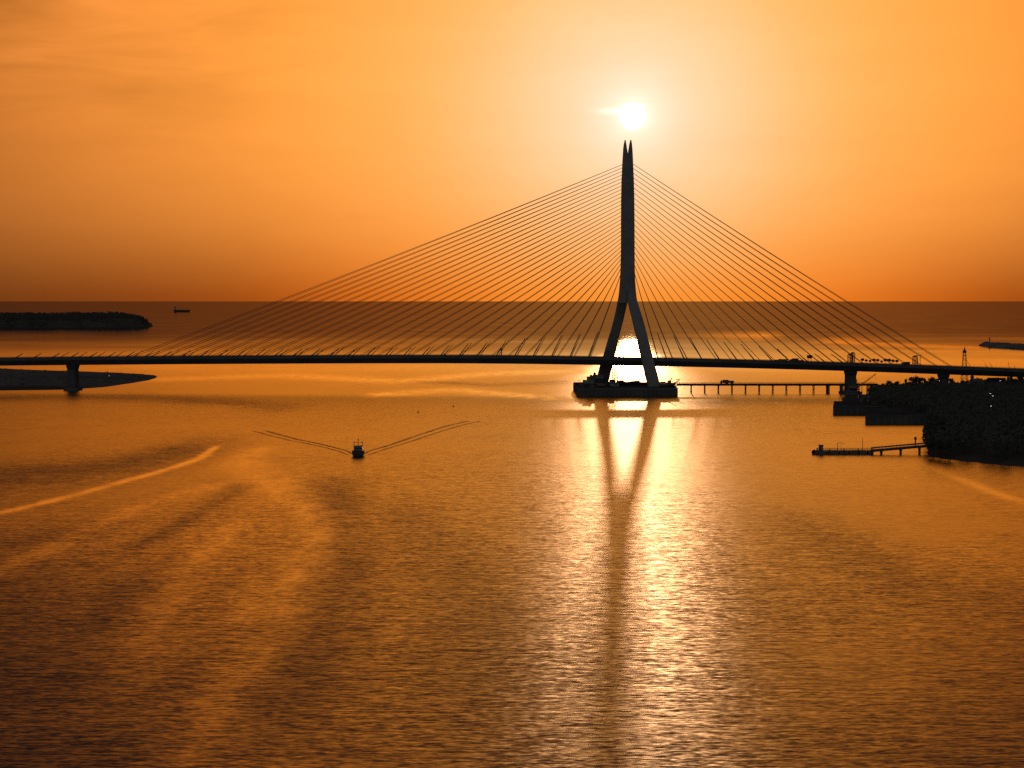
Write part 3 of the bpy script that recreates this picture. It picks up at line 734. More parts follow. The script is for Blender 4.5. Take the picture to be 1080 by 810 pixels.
for x in (-1.3, 1.3):
    for y in (-1, 1):
        mb = MB(); mb.tube((x, y, 0), (x * .9, y, 3.6), .13, n=6); mb.build('leg', 'steel', t_)
mb = MB(); mb.box((0, 0, 4.9), (4.0, 2.6, 2.4), 0, .3); mb.box((0, 0, 6.2), (4.5, 3.0, .3), 0, .1); mb.build('box', 'steel', t_)
scaffold(on_deck(895.5, -9), 3.6, 3.0, 7.6, 'scaffold tower with a roof on the deck above the right river pier')
scaffold(on_deck(899.5, 2), 3.0, 3.0, 8.6, 'taller narrow scaffold tower behind the one above the right pier')
scaffold(on_deck(963.5, -9), 3.6, 3.0, 7.8, 'scaffold tower with roof standing alone near the right deck end')
t_ = thing('derrick', on_deck(967.5, -9), 'pair of slim uprights with a top beam beside the rightmost scaffold', 'derrick')
for x in (-1.3, 1.3):
    mb = MB(); mb.tube((x, 0, 0), (x, 0, 9.5 - abs(x - 1.3) * .3), .17, n=6); mb.build('upright', 'steel', t_)
mb = MB(); mb.tube((-2.2, 0, 9.0), (2.4, 0, 9.3), .2, n=6); mb.tube((-1.3, 0, 3.0), (1.3, 0, 7.5), .1, n=5); mb.build('beam', 'steel', t_)
px = 908.0; i = 0; proto = None
while px < 947:
    q = on_deck(px, -12.6)
    if proto is None:
        proto = thing('deck_light', q, 'short pole with a dark round head in the row on the right deck', 'deck light', 'row of short round-headed poles on the right deck')
        mb = MB(); mb.tube((0, 0, 0), (0, 0, 3.6), .13, .1, 6); mb.build('pole', 'steel', proto)
        mb = MB()
        for z0, r0, z1, r1 in ((3.0, .6, 3.6, 1.5), (3.6, 1.5, 4.7, 1.5), (4.7, 1.5, 5.3, .5)): mb.tube((0, 0, z0), (0, 0, z1), r0, r1, 12)
        mb.build('head', 'steel', proto)
    else:
        dup(proto, q, i * .7, sc=random.uniform(.75, 1.08))
    px += 4.0; i += 1
truck(on_deck(954, -7), 0.09, 'box truck parked on the deck near the right end scaffold', 'paint_white')
truck(on_deck(825, -8), 0.09, 'tipper truck on the deck midway between pylon and right pier', 'paint_yellow', False)
truck(on_deck(837, -8), 0.09, 'box truck just left of the four-legged frame on the deck', 'paint_red')
for px, s, lb in ((818, (3, 2, 2.0), 'timber crate left of the tipper truck on the deck'), (844, (3.6, 2, 2.2), 'timber crate between the box truck and the four-legged frame')):
    crate(on_deck(px, -10), s, lb, 'crates on the bridge deck', rz=.09)

# ------------------------------------------------------------------ banks and land
def terrain(name, outline, zfun, mat, step, rim=8.0):
    """land mesh filled inside a ground outline; height eases to the water along the rim"""
    from mathutils.geometry import tessellate_polygon
    xs_ = [q.x for q in outline]; ys_ = [q.y for q in outline]
    x0, x1, y0, y1 = min(xs_) - rim, max(xs_) + rim, min(ys_) - rim, max(ys_) + rim
    nx, ny = max(4, int((x1 - x0) / step[0])), max(4, int((y1 - y0) / step[1]))
    n = len(outline)
    def inside(x, y):
        c = False; j = n - 1
        for i in range(n):
            a, b_ = outline[i], outline[j]
            if (a.y > y) != (b_.y > y) and x < (b_.x - a.x) * (y - a.y) / (b_.y - a.y) + a.x: c = not c
            j = i
        return c
    vs, fs = [], []
    for j in range(ny + 1):
        for i in range(nx + 1):
            x = x0 + (x1 - x0) * i / nx; y = y0 + (y1 - y0) * j / ny
            dd = min(seg_d(x, y, outline[k], outline[(k + 1) % n], 1.0) for k in range(n))
            sd = dd if inside(x, y) else -dd
            vs.append((x, y, zfun(x, y, sd)))
    keep = set()
    for j in range(ny):
        for i in range(nx):
            f = (j * (nx + 1) + i, j * (nx + 1) + i + 1, (j + 1) * (nx + 1) + i + 1, (j + 1) * (nx + 1) + i)
            if max(vs[q][2] for q in f) > -0.8: fs.append(f); keep.update(f)
    idx = {o_: i for i, o_ in enumerate(sorted(keep))}
    me = bpy.data.meshes.new(name); me.from_pydata([vs[o_] for o_ in sorted(keep)], [], [tuple(idx[q] for q in f) for f in fs]); me.update()
    me.polygons.foreach_set('use_smooth', [True] * len(me.polygons)); me.materials.append(M[mat])
    o = bpy.data.objects.new(name, me); COL.objects.link(o); tag(o, kind='structure'); return o, inside
from mathutils import noise as mnoise
def fbm(x, y, s): return mnoise.fractal(Vector((x / s, y / s, 1.7)), 0.8, 2.0, 4)

leaf_cards_cache = {}
def crown_mesh(mb, c, rx, ry, rz_, n, leaf, seed):
    rnd = random.Random(seed)
    lobes = [(Vector((rnd.uniform(-.55, .55), rnd.uniform(-.55, .55), rnd.uniform(-.45, .6))), rnd.uniform(.38, .62)) for _ in range(7)]
    for _ in range(n):
        lc, lr = rnd.choice(lobes)
        v = Vector((rnd.gauss(0, 1), rnd.gauss(0, 1), rnd.gauss(0, 1))).normalized() * lr * rnd.uniform(.55, 1.05) + lc
        p_ = Vector(c) + Vector((v.x * rx, v.y * ry, v.z * rz_))
        a = Vector((rnd.gauss(0, 1), rnd.gauss(0, 1), rnd.gauss(0, .6))).normalized(); b_ = a.orthogonal().normalized()
        s = leaf * rnd.uniform(.6, 1.3)
        mb.add([p_ - a * s, p_ + b_ * s * .6, p_ + a * s, p_ - b_ * s * .6 + Vector((0, 0, s * .3))], [(0, 1, 2, 3)])

# left sandbar
sb = px_poly([(-150, 415), (-60, 412.6), (0, 411.8), (40, 411.4), (72, 410.9), (110, 408.3), (138, 404.2), (156, 401.2), (163.5, 399.0), (165.5, 397.0), (162, 395.6), (150, 394.6), (120, 393.9), (72, 392.2), (0, 389.3), (-60, 388), (-150, 387)])
def sbz(x, y, sd): return max(-1.5, min(1.4, sd * .07)) + (1.0 * max(0, min(1, sd / 30)) * (1 + .5 * fbm(x, y, 60)) if sd > 0 else 0)
terrain('sandbank', sb, sbz, 'sand', (5, 6), 14)
mb = MB(); rnd = random.Random(5)
def poly_inside(pl, x, y):
    c = False; j = len(pl) - 1
    for i in range(len(pl)):
        a, b_ = pl[i], pl[j]
        if (a.y > y) != (b_.y > y) and x < (b_.x - a.x) * (y - a.y) / (b_.y - a.y) + a.x: c = not c
        j = i
    return c
def edge_d(pl, x, y): return min(seg_d(x, y, pl[k], pl[(k + 1) % len(pl)], 1.0) for k in range(len(pl)))
cnt = 0
while cnt < 260:
    x, y = rnd.uniform(-620, -360), rnd.uniform(1600, 2200)
    if poly_inside(sb, x, y) and edge_d(sb, x, y) > 9:
        cnt += 1; h = rnd.uniform(.5, 1.3); z = sbz(x, y, edge_d(sb, x, y))
        for _ in range(9):
            a = rnd.uniform(0, 6.28); r_ = rnd.uniform(.2, 1.8); xx, yy = x + r_ * math.cos(a), y + r_ * math.sin(a)
            mb.add([(xx - .25, yy, z - .2), (xx + .25, yy, z - .2), (xx + rnd.uniform(-.4, .4), yy + rnd.uniform(-.3, .3), z + h)], [(0, 1, 2)])
tag(mb.build('scrub_grass', 'leaf2'), 'low scrub growing over the dark sandbank on the left', 'scrub', kind='stuff')

# far island on the left
isl = [Vector((X_at(a, Y), Y, 0)) for a, Y in ((-420, 5250), (-200, 5350), (0, 5380), (60, 5400), (120, 5450), (150, 5500), (157, 5560), (157.5, 5800), (150, 6600), (132, 7600), (90, 8200), (-100, 8600), (-420, 8800))]
def islz(x, y, sd):
    px_ = CX + F * x / y
    hill = 5 * math.exp(-((px_ - 122) / 26) ** 2)
    return max(-4, min(1, sd / 12) * 5) + max(0, min(1, sd / 28)) * (17 + hill + 2.0 * fbm(x, y, 260))
terrain('island', isl, islz, 'soil', (26, 40), 30)
mb = MB(); rnd = random.Random(8); cnt = 0
while cnt < 1500:
    y = rnd.uniform(5380, 8200) if rnd.random() < .35 else rnd.uniform(5380, 5950); x = X_at(rnd.uniform(-60, 158), y)
    if poly_inside(isl, x, y):
        cnt += 1; dd = edge_d(isl, x, y); z = islz(x, y, dd)
        for _ in range(10):
            v = Vector((rnd.gauss(0, 4.5), rnd.gauss(0, 4.5), rnd.uniform(-1, 5.5))); a = rnd.uniform(1.5, 3.2)
            c = Vector((x, y, z)) + v
            mb.add([c + Vector((-a, 0, -a * .4)), c + Vector((a, rnd.uniform(-2, 2), -a * .4)), c + Vector((rnd.uniform(-1, 1), 0, a))], [(0, 1, 2)])
tag(mb.build('island_forest', 'leaf'), 'far dark woodland covering the low island on the left', 'forest', kind='stuff')

# far breakwater on the right with its beacon
bw = [Vector((X_at(a, Y), Y, 0)) for a, Y in ((1031, 3230), (1040, 3130), (1080, 2930), (1180, 2700), (1300, 2600), (1300, 2760), (1180, 2900), (1080, 3200), (1044, 3330), (1033, 3330))]
t_ = MB()
terr, _ins = terrain('breakwater', bw, lambda x, y, sd: max(-2, min(1, sd / 9) * 4.4) + (1.4 * mnoise.noise(Vector((x / 7, y / 7, 0))) if sd > 1 else 0), 'rock', (5, 9), 12)
if 'kind' in terr: del terr['kind']
tag(terr, 'long low rock breakwater far off at the right edge', 'breakwater')
bp = Vector((X_at(1043.3, 3230), 3230, 3.2))
t_ = thing('beacon', bp, 'small beacon tower standing on the far rock breakwater', 'beacon')
mb = MB(); mb.tube((0, 0, 0), (0, 0, 8.0), 1.3, .9, 12); mb.build('tower', 'paint_white', t_)
mb = MB(); mb.tube((0, 0, 8), (0, 0, 8.4), 1.7, n=12); mb.tube((0, 0, 8.4), (0, 0, 10.2), .9, n=10); mb.tube((0, 0, 10.2), (0, 0, 11.2), 1.1, .1, 10); mb.build('lantern', 'paint_red', t_)

# right bank: headland with woods
hd = px_poly([(979, 481.5), (1004, 485), (1032, 488), (1060, 491), (1110, 494), (1300, 500)]) + [Vector((900, 1000, 0)), Vector((900, 1900, 0)), Vector((520, 1850, 0))] + px_poly([(1010, 408), (960, 408.5), (917, 411), (913, 423), (916, 432), (975, 444), (981, 452), (978, 466)])
def hdz(x, y, sd):
    return max(-1.5, min(1.0, sd / 5) * 2.2) + max(0, min(1, sd / 60)) * (2.2 + 1.6 * fbm(x, y, 90))
terrain('headland', hd, hdz, 'soil', (7, 9), 14)
mb = MB(); rnd = random.Random(21); cnt = 0; tries = 0; spots = []
while cnt < 900 and tries < 60000:
    tries += 1
    y = rnd.uniform(880, 1780); x = X_at(rnd.uniform(915, 1130), y)
    if not poly_inside(hd, x, y): continue
    dd = edge_d(hd, x, y)
    if dd < 2.0 or any((x - a) ** 2 + ((y - b_) * .6) ** 2 < 12 for a, b_ in spots): continue
    spots.append((x, y)); cnt += 1
    hgt = min(10.5, max(3.4, .76 * (77 - 90.5 * y / 2000))) * rnd.uniform(.8, 1.05)
    z = hdz(x, y, dd); w = hgt * rnd.uniform(.42, .6)
    mb.tube((x, y, z - .4), (x, y, z + hgt * .5), .22, .12, 5)
    crown_mesh(mb, (x, y, z + hgt * .58), w, w, hgt * .55, 64, .85 if y < 1350 else .75, cnt)
tag(mb.build('woodland', 'leaf'), 'dense dark woodland covering the right bank', 'woodland', kind='stuff')

# single trees that break the outline of the bank
def tree_proto(name, hgt, w, seed, mat, leaf, label, group, loc):
    t_ = thing(name, loc, label, 'tree', group); rnd = random.Random(seed)
    mb = MB(); mb.path([(0, 0, -.5), (.1, 0, hgt * .3), (-.1, .1, hgt * .6), (0, 0, hgt * .85)], [.3, .22, .15, .05], 7)
    for _ in range(6):
        z = rnd.uniform(.35, .7) * hgt; a = rnd.uniform(0, 6.28)
        mb.path([(0, 0, z), (math.cos(a) * w * .4, math.sin(a) * w * .4, z + hgt * .1), (math.cos(a) * w * .75, math.sin(a) * w * .75, z + hgt * .2)], [.11, .07, .03], 5)
    mb.build('trunk', 'bark', t_)
    mb = MB(); crown_mesh(mb, (0, 0, hgt * .64), w, w, hgt * .42, 520, leaf, seed + 1); mb.build('crown', mat, t_)
    return t_
YS = 1640
def bank(px, Y):
    x = X_at(px, Y); return Vector((x, Y, hdz(x, Y, edge_d(hd, x, Y)) if poly_inside(hd, x, Y) else 0))
gA = 'trees along the skyline of the right bank'
sk = [(938, 5.5, 0), (946, 5.0, 0), (955, 7.0, 1), (962, 8.0, 0), (967, 9.0, 1), (971.5, 7.2, 0), (976, 6.6, 1), (983, 7.4, 0), (1003, 6.0, 0), (1025, 8.5, 1), (1031, 5.4, 0), (1041, 5.0, 0), (1052, 4.6, 0), (1067, 7.2, 1), (1076, 6.0, 0)]
protoA = protoB = None
for px, h, kind in sk:
    Y = YS + random.uniform(-25, 25); loc = bank(px, Y)
    if kind == 0:
        if protoA is None: protoA = tree_proto('broadleaf_tree', 6.5, 3.0, 3, 'leaf', .45, 'round-crowned dark tree on the skyline of the right bank', gA, loc); protoA.scale = (h / 6.5,) * 3
        else: dup(protoA, loc, random.uniform(0, 6), sc=h / 6.5)
    else:
        if protoB is None: protoB = tree_proto('columnar_tree', 8.0, 1.7, 9, 'leaf2', .42, 'narrow upright dark tree on the skyline of the right bank', gA, loc); protoB.scale = (h / 8,) * 3
        else: dup(protoB, loc, random.uniform(0, 6), sc=h / 8)
gS = 'trees at the water edge of the right bank'
ps = None
for px, Y, h in ((981, 955, 11), (983, 985, 12.5), (982.5, 1020, 11), (985, 930, 10), (993, 925, 9.5), (984, 1060, 12), (990, 1000, 13), (1003, 915, 10), (984, 1100, 10)):
    loc = bank(px, Y); loc.z = max(loc.z, .4)
    if ps is None: ps = tree_proto('shore_tree', 11, 4.2, 15, 'leaf', .6, 'dense dark tree leaning over the water at the tip of the right bank', gS, loc); ps.scale = (h / 11,) * 3
    else: dup(ps, loc, random.uniform(0, 6), sc=h / 11)

# quays
def quay(name, pxa, pxb, py, y_back, h, label):
    a, b_ = at_z(pxa, py), at_z(pxb, py); Y0 = a.y
    t_ = thing(name, (a.x, Y0, 0), label, 'quay'); O = Vector((a.x, Y0, 0))
    c = Vector((X_at(pxa + 1.5, y_back), y_back, 0)); d_ = Vector((X_at(pxb + 3, y_back), y_back, 0))
    mb = MB(); mb.loft([[a + Vector((0, 0, z)), b_ + Vector((0, 0, z)), d_ + Vector((0, 0, z)), c + Vector((0, 0, z))] for z in (-2, h - .25, h)]); o = mb.build('wall', 'dark_concrete', t_, world=O); fix_normals(o)
    up = Vector((0, 0, h + .012)); mb = MB(); mb.add([a + up, b_ + up, d_ + up, c + up], [(0, 1, 2, 3)]); mb.build('surface', 'tar', t_, world=O)
    mb = MB(); mb.box(((a.x + b_.x) / 2, Y0 - .05, h - .1), (b_.x - a.x, .7, .5), 0, .08); mb.build('coping', 'dark_concrete', t_, world=O)
    n = int((b_.x - a.x) / 4)
    for i in range(n):
        mb = MB(); x = a.x + 2 + i * (b_.x - a.x - 4) / max(1, n - 1); mb.tube((x, Y0 - .5, .6), (x, Y0 - .5, h - .5), .32, n=8); mb.build('fender', 'dark_concrete', t_, world=O)
    return t_
quay('stepped_quay', 878.5, 935, 437.3, 1345, 5.5, 'dark concrete quay on the outer left end of the right bank')
quay('landing_quay', 912.5, 983, 447.2, 1277, 5.0, 'dark concrete quay nearer the camera, right of the outer quay')
ZQ = 5.5
def q1(px, Y): return Vector((X_at(px, Y), Y, ZQ))
container(q1(918, 1334), 7.0, 'rust', 'rusty site cabin at the back of the outer quay near the trees')
container(q1(918.5, 1334) + Vector((0, 0, 2.82)), 6.0, 'paint_blue', 'blue site cabin resting on the rusty cabin of the outer quay')
container(q1(911, 1336), 6.0, 'steel', 'grey site cabin at the back of the outer quay beside the rusty cabin')
container(q1(928, 1325), 8.0, 'paint_green', 'green site cabin at the shore end of the outer quay')
BY = 1425.0; bx = X_at(903, BY)
t_ = thing('work_barge', (bx, BY, 0), 'bulky work barge with a deckhouse moored at the foot of the right pier', 'barge')
mb = MB(); mb.loft([[(x, -5.5, z) for x, z in ((-8.5, -1), (-9.8, 3.2), (10.2, 3.6), (9.0, -1))], [(x, 5.5, z) for x, z in ((-8.5, -1), (-9.8, 3.2), (10.2, 3.6), (9.0, -1))]]); o = mb.build('hull', 'rust', t_); fix_normals(o)
mb = MB(); mb.box((-3.5, 0, 5.2), (9, 7, 3.6), 0, .3); mb.box((-5, 0, 8.0), (5, 5, 2.2), 0, .25); mb.box((5.5, 0, 4.9), (6.5, 6, 2.6), 0, .3); dk = mb.build('deckhouse', 'steel', t_)
mb = MB()
for x in (-6.5, -4.0, -1.5): mb.box((x, -3.53, 5.6), (1.4, .06, 1.0), 0, .02)
mb.build('window', 'glass', dk)
mb = MB()
for x in (-8.6, 9.4): mb.tube((x, -4, 3.2), (x, -4, 4.4), .35, n=8); mb.tube((x, 4, 3.2), (x, 4, 4.4), .35, n=8)
mb.build('bollard', 'steel', t_)
mb = MB()
for x in (4.4, 8.0, 9.6): mb.tube((x, 0, 6), (x, 0, 13.5), .3, .2, 6)
mb.tube((4.4, 0, 13.3), (10.2, 0, 13.3), .25, n=6); mb.build('mast_frame', 'steel', t_)
crane((X_at(901.5, 1430), 1430, 9.2), R(4), 17.5, R(36), 'crane with raised boom standing on the barge deckhouse by the pier')
scaffold((X_at(896.5, 1535), 1535, 0.0), 15, 4, 9.5, 'broad scaffold wrapped round the foot of the right river pier', top=False)
scaffold((X_at(897, 1540), 1537.0, 9.8), 9, 3, 3.0, 'narrow scaffold stage above the broad one on the right pier', top=False)
for px, Y, lb in ((922, 1300, 'timber crate at the left end of the nearer quay'), (933, 1230, 'timber crate in the middle of the nearer quay'), (949, 1215, 'timber crate near the shore end of the nearer quay')):
    crate((X_at(px, Y), Y, 5.5 if Y > 1278 else 5.0), (3.4, 2.4, 2.2), lb, 'crates on the quays', rz=.2)

# houses in the woods: a few roofs, and lamps added for specks of reflected light
def house(px, Y, w, d, h, label):
    loc = bank(px, Y); t_ = thing('house', loc, label, 'house', None, random.uniform(-.3, .3))
    mb = MB(); mb.box((0, 0, h / 2 - .5), (w, d, h + 1), 0, .05); mb.build('wall', 'concrete', t_)
    mb = MB(); pr = [(-d / 2 - .5, h), (0, h + d * .32), (d / 2 + .5, h), (d / 2 + .5, h + .25), (0, h + d * .32 + .3), (-d / 2 - .5, h + .25)]
    mb.loft([[(-w / 2 - .5, y, z) for y, z in pr], [(w / 2 + .5, y, z) for y, z in pr]]); o = mb.build('roof', 'steel', t_); fix_normals(o)
    for x in (-w * .28, w * .28):
        mb = MB(); mb.box((x, -d / 2 - .03, h * .55), (1.4, .1, 1.3), 0, .02); o = mb.build('window', 'glass', t_)
    mb = MB(); mb.box((0, -d / 2 - .03, 1.0), (1.0, .1, 2.0), 0, .02); mb.build('door', 'wood', t_)
house(1051, 1560, 14, 9, 6.5, 'house with a pale roof among the trees below the bridge')
house(990, 1585, 8, 7, 5.0, 'small house just left of the inland bridge pier')
house(1030, 1600, 9, 7, 4.5, 'small house right of the inland bridge pier')
def speck_lamp(px, Y, h, label, arm=1.0, base=None):  # glowing head on a pole, added to make a bright speck
    loc = bank(px, Y) if base is None else base
    t_ = thing('speck_lamp', loc, label, 'lamp')
    mb = MB(); mb.tube((0, 0, -.3), (0, 0, h), .11, .07, 8); mb.path([(0, 0, h), (0, -arm * .5, h + .4), (0, -arm, h + .45)], .06, 6); mb.build('pole', 'steel', t_)
    mb = MB(); mb.box((0, -arm - .3, h + .42), (.8, .8, .22), 0, .06); hd_ = mb.build('head', 'steel', t_)
    mb = MB(); mb.box((0, -arm - .3, h + .25), (.62, .62, .16), 0, .04); mb.build('lamp', 'lamp', hd_)
speck_lamp(1044.3, 1225, 12, 'glowing lamp added as a bright speck left of its twin in the dark woods')
speck_lamp(1046.8, 1215, 11.4, 'glowing lamp added as a bright speck right of its twin in the dark woods')
speck_lamp(1045, 1120, 11, 'glowing lamp added as a bright speck below the twin lamps in the dark woods')
speck_lamp(1054.5, 1530, 8, 'glowing lamp added as a bright speck right of the house with the pale roof')
speck_lamp(990.5, 1545, 7, 'glowing lamp added as a bright speck beside the inland bridge pier')
speck_lamp(115.5, 1790, 4, 'glowing lamp post added as a bright speck on the sandbank', base=Vector((X_at(115.5, 1790), 1790, 1.8)))
speck_lamp(153, 1985, 3.6, 'glowing lamp post added as a bright speck at the outer tip of the sandbank', base=Vector((X_at(153, 1985), 1985, 1.2)))

# lattice mast behind the bridge
LY = 1730.0; lb_ = Vector((X_at(1017, LY), LY, 3))
t_ = thing('lattice_tower', lb_, 'tall steel lattice tower rising behind the right end of the bridge', 'tower')
mb = MB(); lattice(mb, (0, 0, -1), (0, 0, 26), 5.4, 2.2, 8, .2); mb.build('frame', 'steel', t_)
mb = MB(); mb.box((0, 0, 27.2), (3.0, 3.0, 2.6), 0, .3); mb.tube((0, 0, 28.4), (0, 0, 30.6), .9, .5, 10); mb.tube((0, 0, 30.6), (0, 0, 33), .25, .12, 6)
for z in (20.5, 24): mb.box((0, 0, z), (2.9, 2.9, .25), 0, .05)
mb.build('head', 'steel', t_)

# floating jetty ------------------------------------------------------------
JY = 948.0; jx = lambda px: X_at(px, JY)
J0 = Vector((jx(858), JY, 0))
jt = thing('floating_jetty', J0, 'floating jetty of linked pontoons reaching left from the right bank', 'jetty')
edges = [859, 872, 885, 895, 906, 915, 922]
for a, b_ in zip(edges, edges[1:]):
    x0, x1 = jx(a) + .25, jx(b_) - .25; mb = MB()
    mb.box(((x0 + x1) / 2, JY, .55), (x1 - x0, 3.6, 2.1), 0, .25)
    o = mb.build('pontoon', 'dark_concrete', jt, world=J0)
    mb = MB(); mb.box(((x0 + x1) / 2, JY, 1.76), (x1 - x0 + .4, 3.2, .3), 0, .05); mb.build('deck', 'wood', o, world=J0)
mb = MB()
for s in (-1.4, 1.4):
    for zz in (2.4, 2.95): mb.path([(jx(862), JY + s, zz), (jx(922), JY + s, zz)], .05, 4)
    for i in range(20): x = jx(862) + (jx(922) - jx(862)) * i / 19; mb.tube((x, JY + s, 1.9), (x, JY + s, 2.95), .07, n=4)
mb.build('railing', 'steel', jt, world=J0)
for px, zt in ((862, 3.2), (875, 2.9), (890, 2.9), (905, 3.0), (919, 3.2)):
    mb = MB(); mb.tube((jx(px), JY - 1.9, -2), (jx(px), JY - 1.9, zt), .28, n=8); mb.build('mooring_pile', 'rust', jt, world=J0)
mb = MB(); mb.tube((jx(859.5), JY - 1, .9), (jx(859.5), JY + 1, .9), 1.3, n=12); mb.build('end_fender', 'rubber', jt, world=J0)
g0, g1 = Vector((jx(920), JY, 2.0)), Vector((jx(982), JY + 4, 4.2))
mb = MB(); dirg = (g1 - g0)
for s in (-1.2, 1.2):
    for zz in (0, 1.2): mb.path([g0 + Vector((0, s, zz)), g1 + Vector((0, s, zz))], .24, 4)
    for i in range(16):
        a = g0.lerp(g1, i / 16) + Vector((0, s, 0)); b_ = g0.lerp(g1, (i + 1) / 16) + Vector((0, s, 1.2)); mb.tube(a, b_, .07, n=4); mb.tube(a, a + Vector((0, 0, 1.2)), .07, n=4)
mb.add([g0 + Vector((0, -1.2, 0)), g1 + Vector((0, -1.2, 0)), g1 + Vector((0, 1.2, 0)), g0 + Vector((0, 1.2, 0)), g0 + Vector((0, -1.2, -.9)), g1 + Vector((0, -1.2, -.9)), g1 + Vector((0, 1.2, -.9)), g0 + Vector((0, 1.2, -.9))], [(0, 1, 2, 3), (7, 6, 5, 4), (0, 4, 5, 1), (2, 6, 7, 3), (1, 5, 6, 2), (0, 3, 7, 4)])
mb.build('gangway', 'steel', jt, world=J0)
for px in (930.5, 951.5, 972):
    k = (px - 920) / 62; c = g0.lerp(g1, k); mb = MB()
    for s in (-.9, .9): mb.tube((c.x, c.y + s, -2), (c.x, c.y + s, c.z - .95), .45, n=8)
    mb.box((c.x, c.y, c.z - 1.15), (1.1, 3, .45), 0, .05); mb.build('support', 'dark_concrete', jt, world=J0)
t_ = thing('jetty_hut', (jx(866.5), JY + .2, 1.92), 'small dark hut near the outer end of the floating jetty', 'hut')
mb = MB(); mb.box((0, 0, 1.2), (2.0, 1.8, 2.4), 0, .06); mb.build('wall', 'wood', t_)
mb = MB(); mb.box((0, 0, 2.55), (2.6, 2.3, .3), 0, .1); mb.build('roof', 'steel', t_)
mb = MB(); mb.box((.3, -.93, 1.0), (.8, .06, 1.8), 0, .01); mb.build('door', 'paint_white', t_)
t_ = thing('davit', (jx(884), JY, 1.92), 'bent davit arm standing halfway along the pontoons', 'davit')
mb = MB(); mb.tube((0, 0, 0), (0, 0, 3.6), .13, n=8); mb.build('post', 'steel', t_)
mb = MB(); mb.path([(0, 0, 3.5), (1.2, 0, 3.9), (2.6, 0, 3.7), (3.6, 0, 3.2)], .11, 6); mb.tube((1.7, 0, 0), (1.7, 0, 3.7), .06, n=5); mb.build('arm', 'steel', t_)
t_ = thing('flagpole', (jx(910.5), JY + .6, 1.92), 'thin bare flagpole on the floating jetty', 'flagpole')
mb = MB(); mb.tube((0, 0, 0), (0, 0, 6.2), .17, .1, 8); mb.tube((0, 0, 6.2), (0, 0, 6.4), .14, n=8); mb.build('pole', 'paint_white', t_)
mb = MB(); mb.box((0, 0, .15), (.7, .7, .3), 0, .05); mb.build('base', 'concrete', t_)
cmk = at_z(965.5, 467.5)
t_ = thing('channel_marker', cmk, 'squat post marker standing in the water above the jetty gangway', 'marker')
mb = MB(); mb.tube((0, 0, -2), (0, 0, 3.0), .42, .36, 10); mb.build('post', 'wood', t_)
mb = MB(); mb.box((0, 0, 2.6), (1.3, .25, 1.5), 0, .05); mb.tube((0, 0, 3.3), (0, 0, 3.7), .25, .05, 8); mb.build('board', 'paint_red', t_)

# ------------------------------------------------------------------ boats
bpos = at_z(377.6, 481.0)
t_ = thing('fishing_boat', bpos, 'small dark fishing boat heading this way with a spreading wake', 'boat'); t_.scale = (1.12,) * 3
secs = []
for y, hw, zk, zg in ((-6.3, .06, 1.5, 3.3), (-5.6, .8, .2, 3.0), (-4, 1.9, -.4, 2.6), (-1.5, 2.65, -.6, 2.2), (2, 2.8, -.6, 2.0), (5.5, 2.5, -.4, 2.0), (6.0, 2.4, -.2, 2.0)):
    secs.append([(-hw, y, zg), (-hw * .92, y, zg * .45 + zk * .55), (-hw * .35, y, zk), (hw * .35, y, zk), (hw * .92, y, zg * .45 + zk * .55), (hw, y, zg)])
mb = MB(); mb.loft(secs); hull = mb.build('hull', 'paint_blue', t_); fix_normals(hull)
mb = MB()
for s in (-1, 1): mb.path([(s * c[5][0], c[5][1], c[5][2] + .08) for c in secs], .12, 5)
mb.build('gunwale', 'paint_white', hull)
mb = MB(); mb.box((0, .8, 3.1), (3.6, 3.6, 2.4), 0, .15); mb.box((0, .8, 4.4), (4.2, 4.4, .22), 0, .08); cabn = mb.build('wheelhouse', 'paint_white', t_)
mb = MB()
for x in (-1.1, 0, 1.1): mb.box((x, -1.02, 3.5), (.85, .06, .8), 0, .01)
for s in (-1, 1): mb.box((s * 1.82, .8, 3.5), (.06, 2.4, .8), 0, .01)
mb.build('window', 'glass', cabn)
mb = MB()
for s in (-1, 1): mb.tube((s * 1.9, 1.6, 4.4), (s * 1.9, 1.6, 6.4), .14, n=6)
mb.tube((-1.9, 1.6, 5.9), (1.9, 1.6, 5.9), .1, n=6); mb.build('frame', 'steel', t_)
mb = MB(); mb.tube((0, 1.4, 4.5), (0, 1.4, 8.0), .14, .07, 8); mb.tube((-.7, 1.4, 6.9), (.7, 1.4, 6.9), .06, n=5); mb.box((0, 1.4, 7.2), (.5, .3, .3), 0, .05); mb.build('mast', 'steel', t_)
mb = MB(); mb.box((0, 3.9, 2.5), (2.2, 1.6, 1.0), 0, .1); mb.build('net_bin', 'wood', t_)
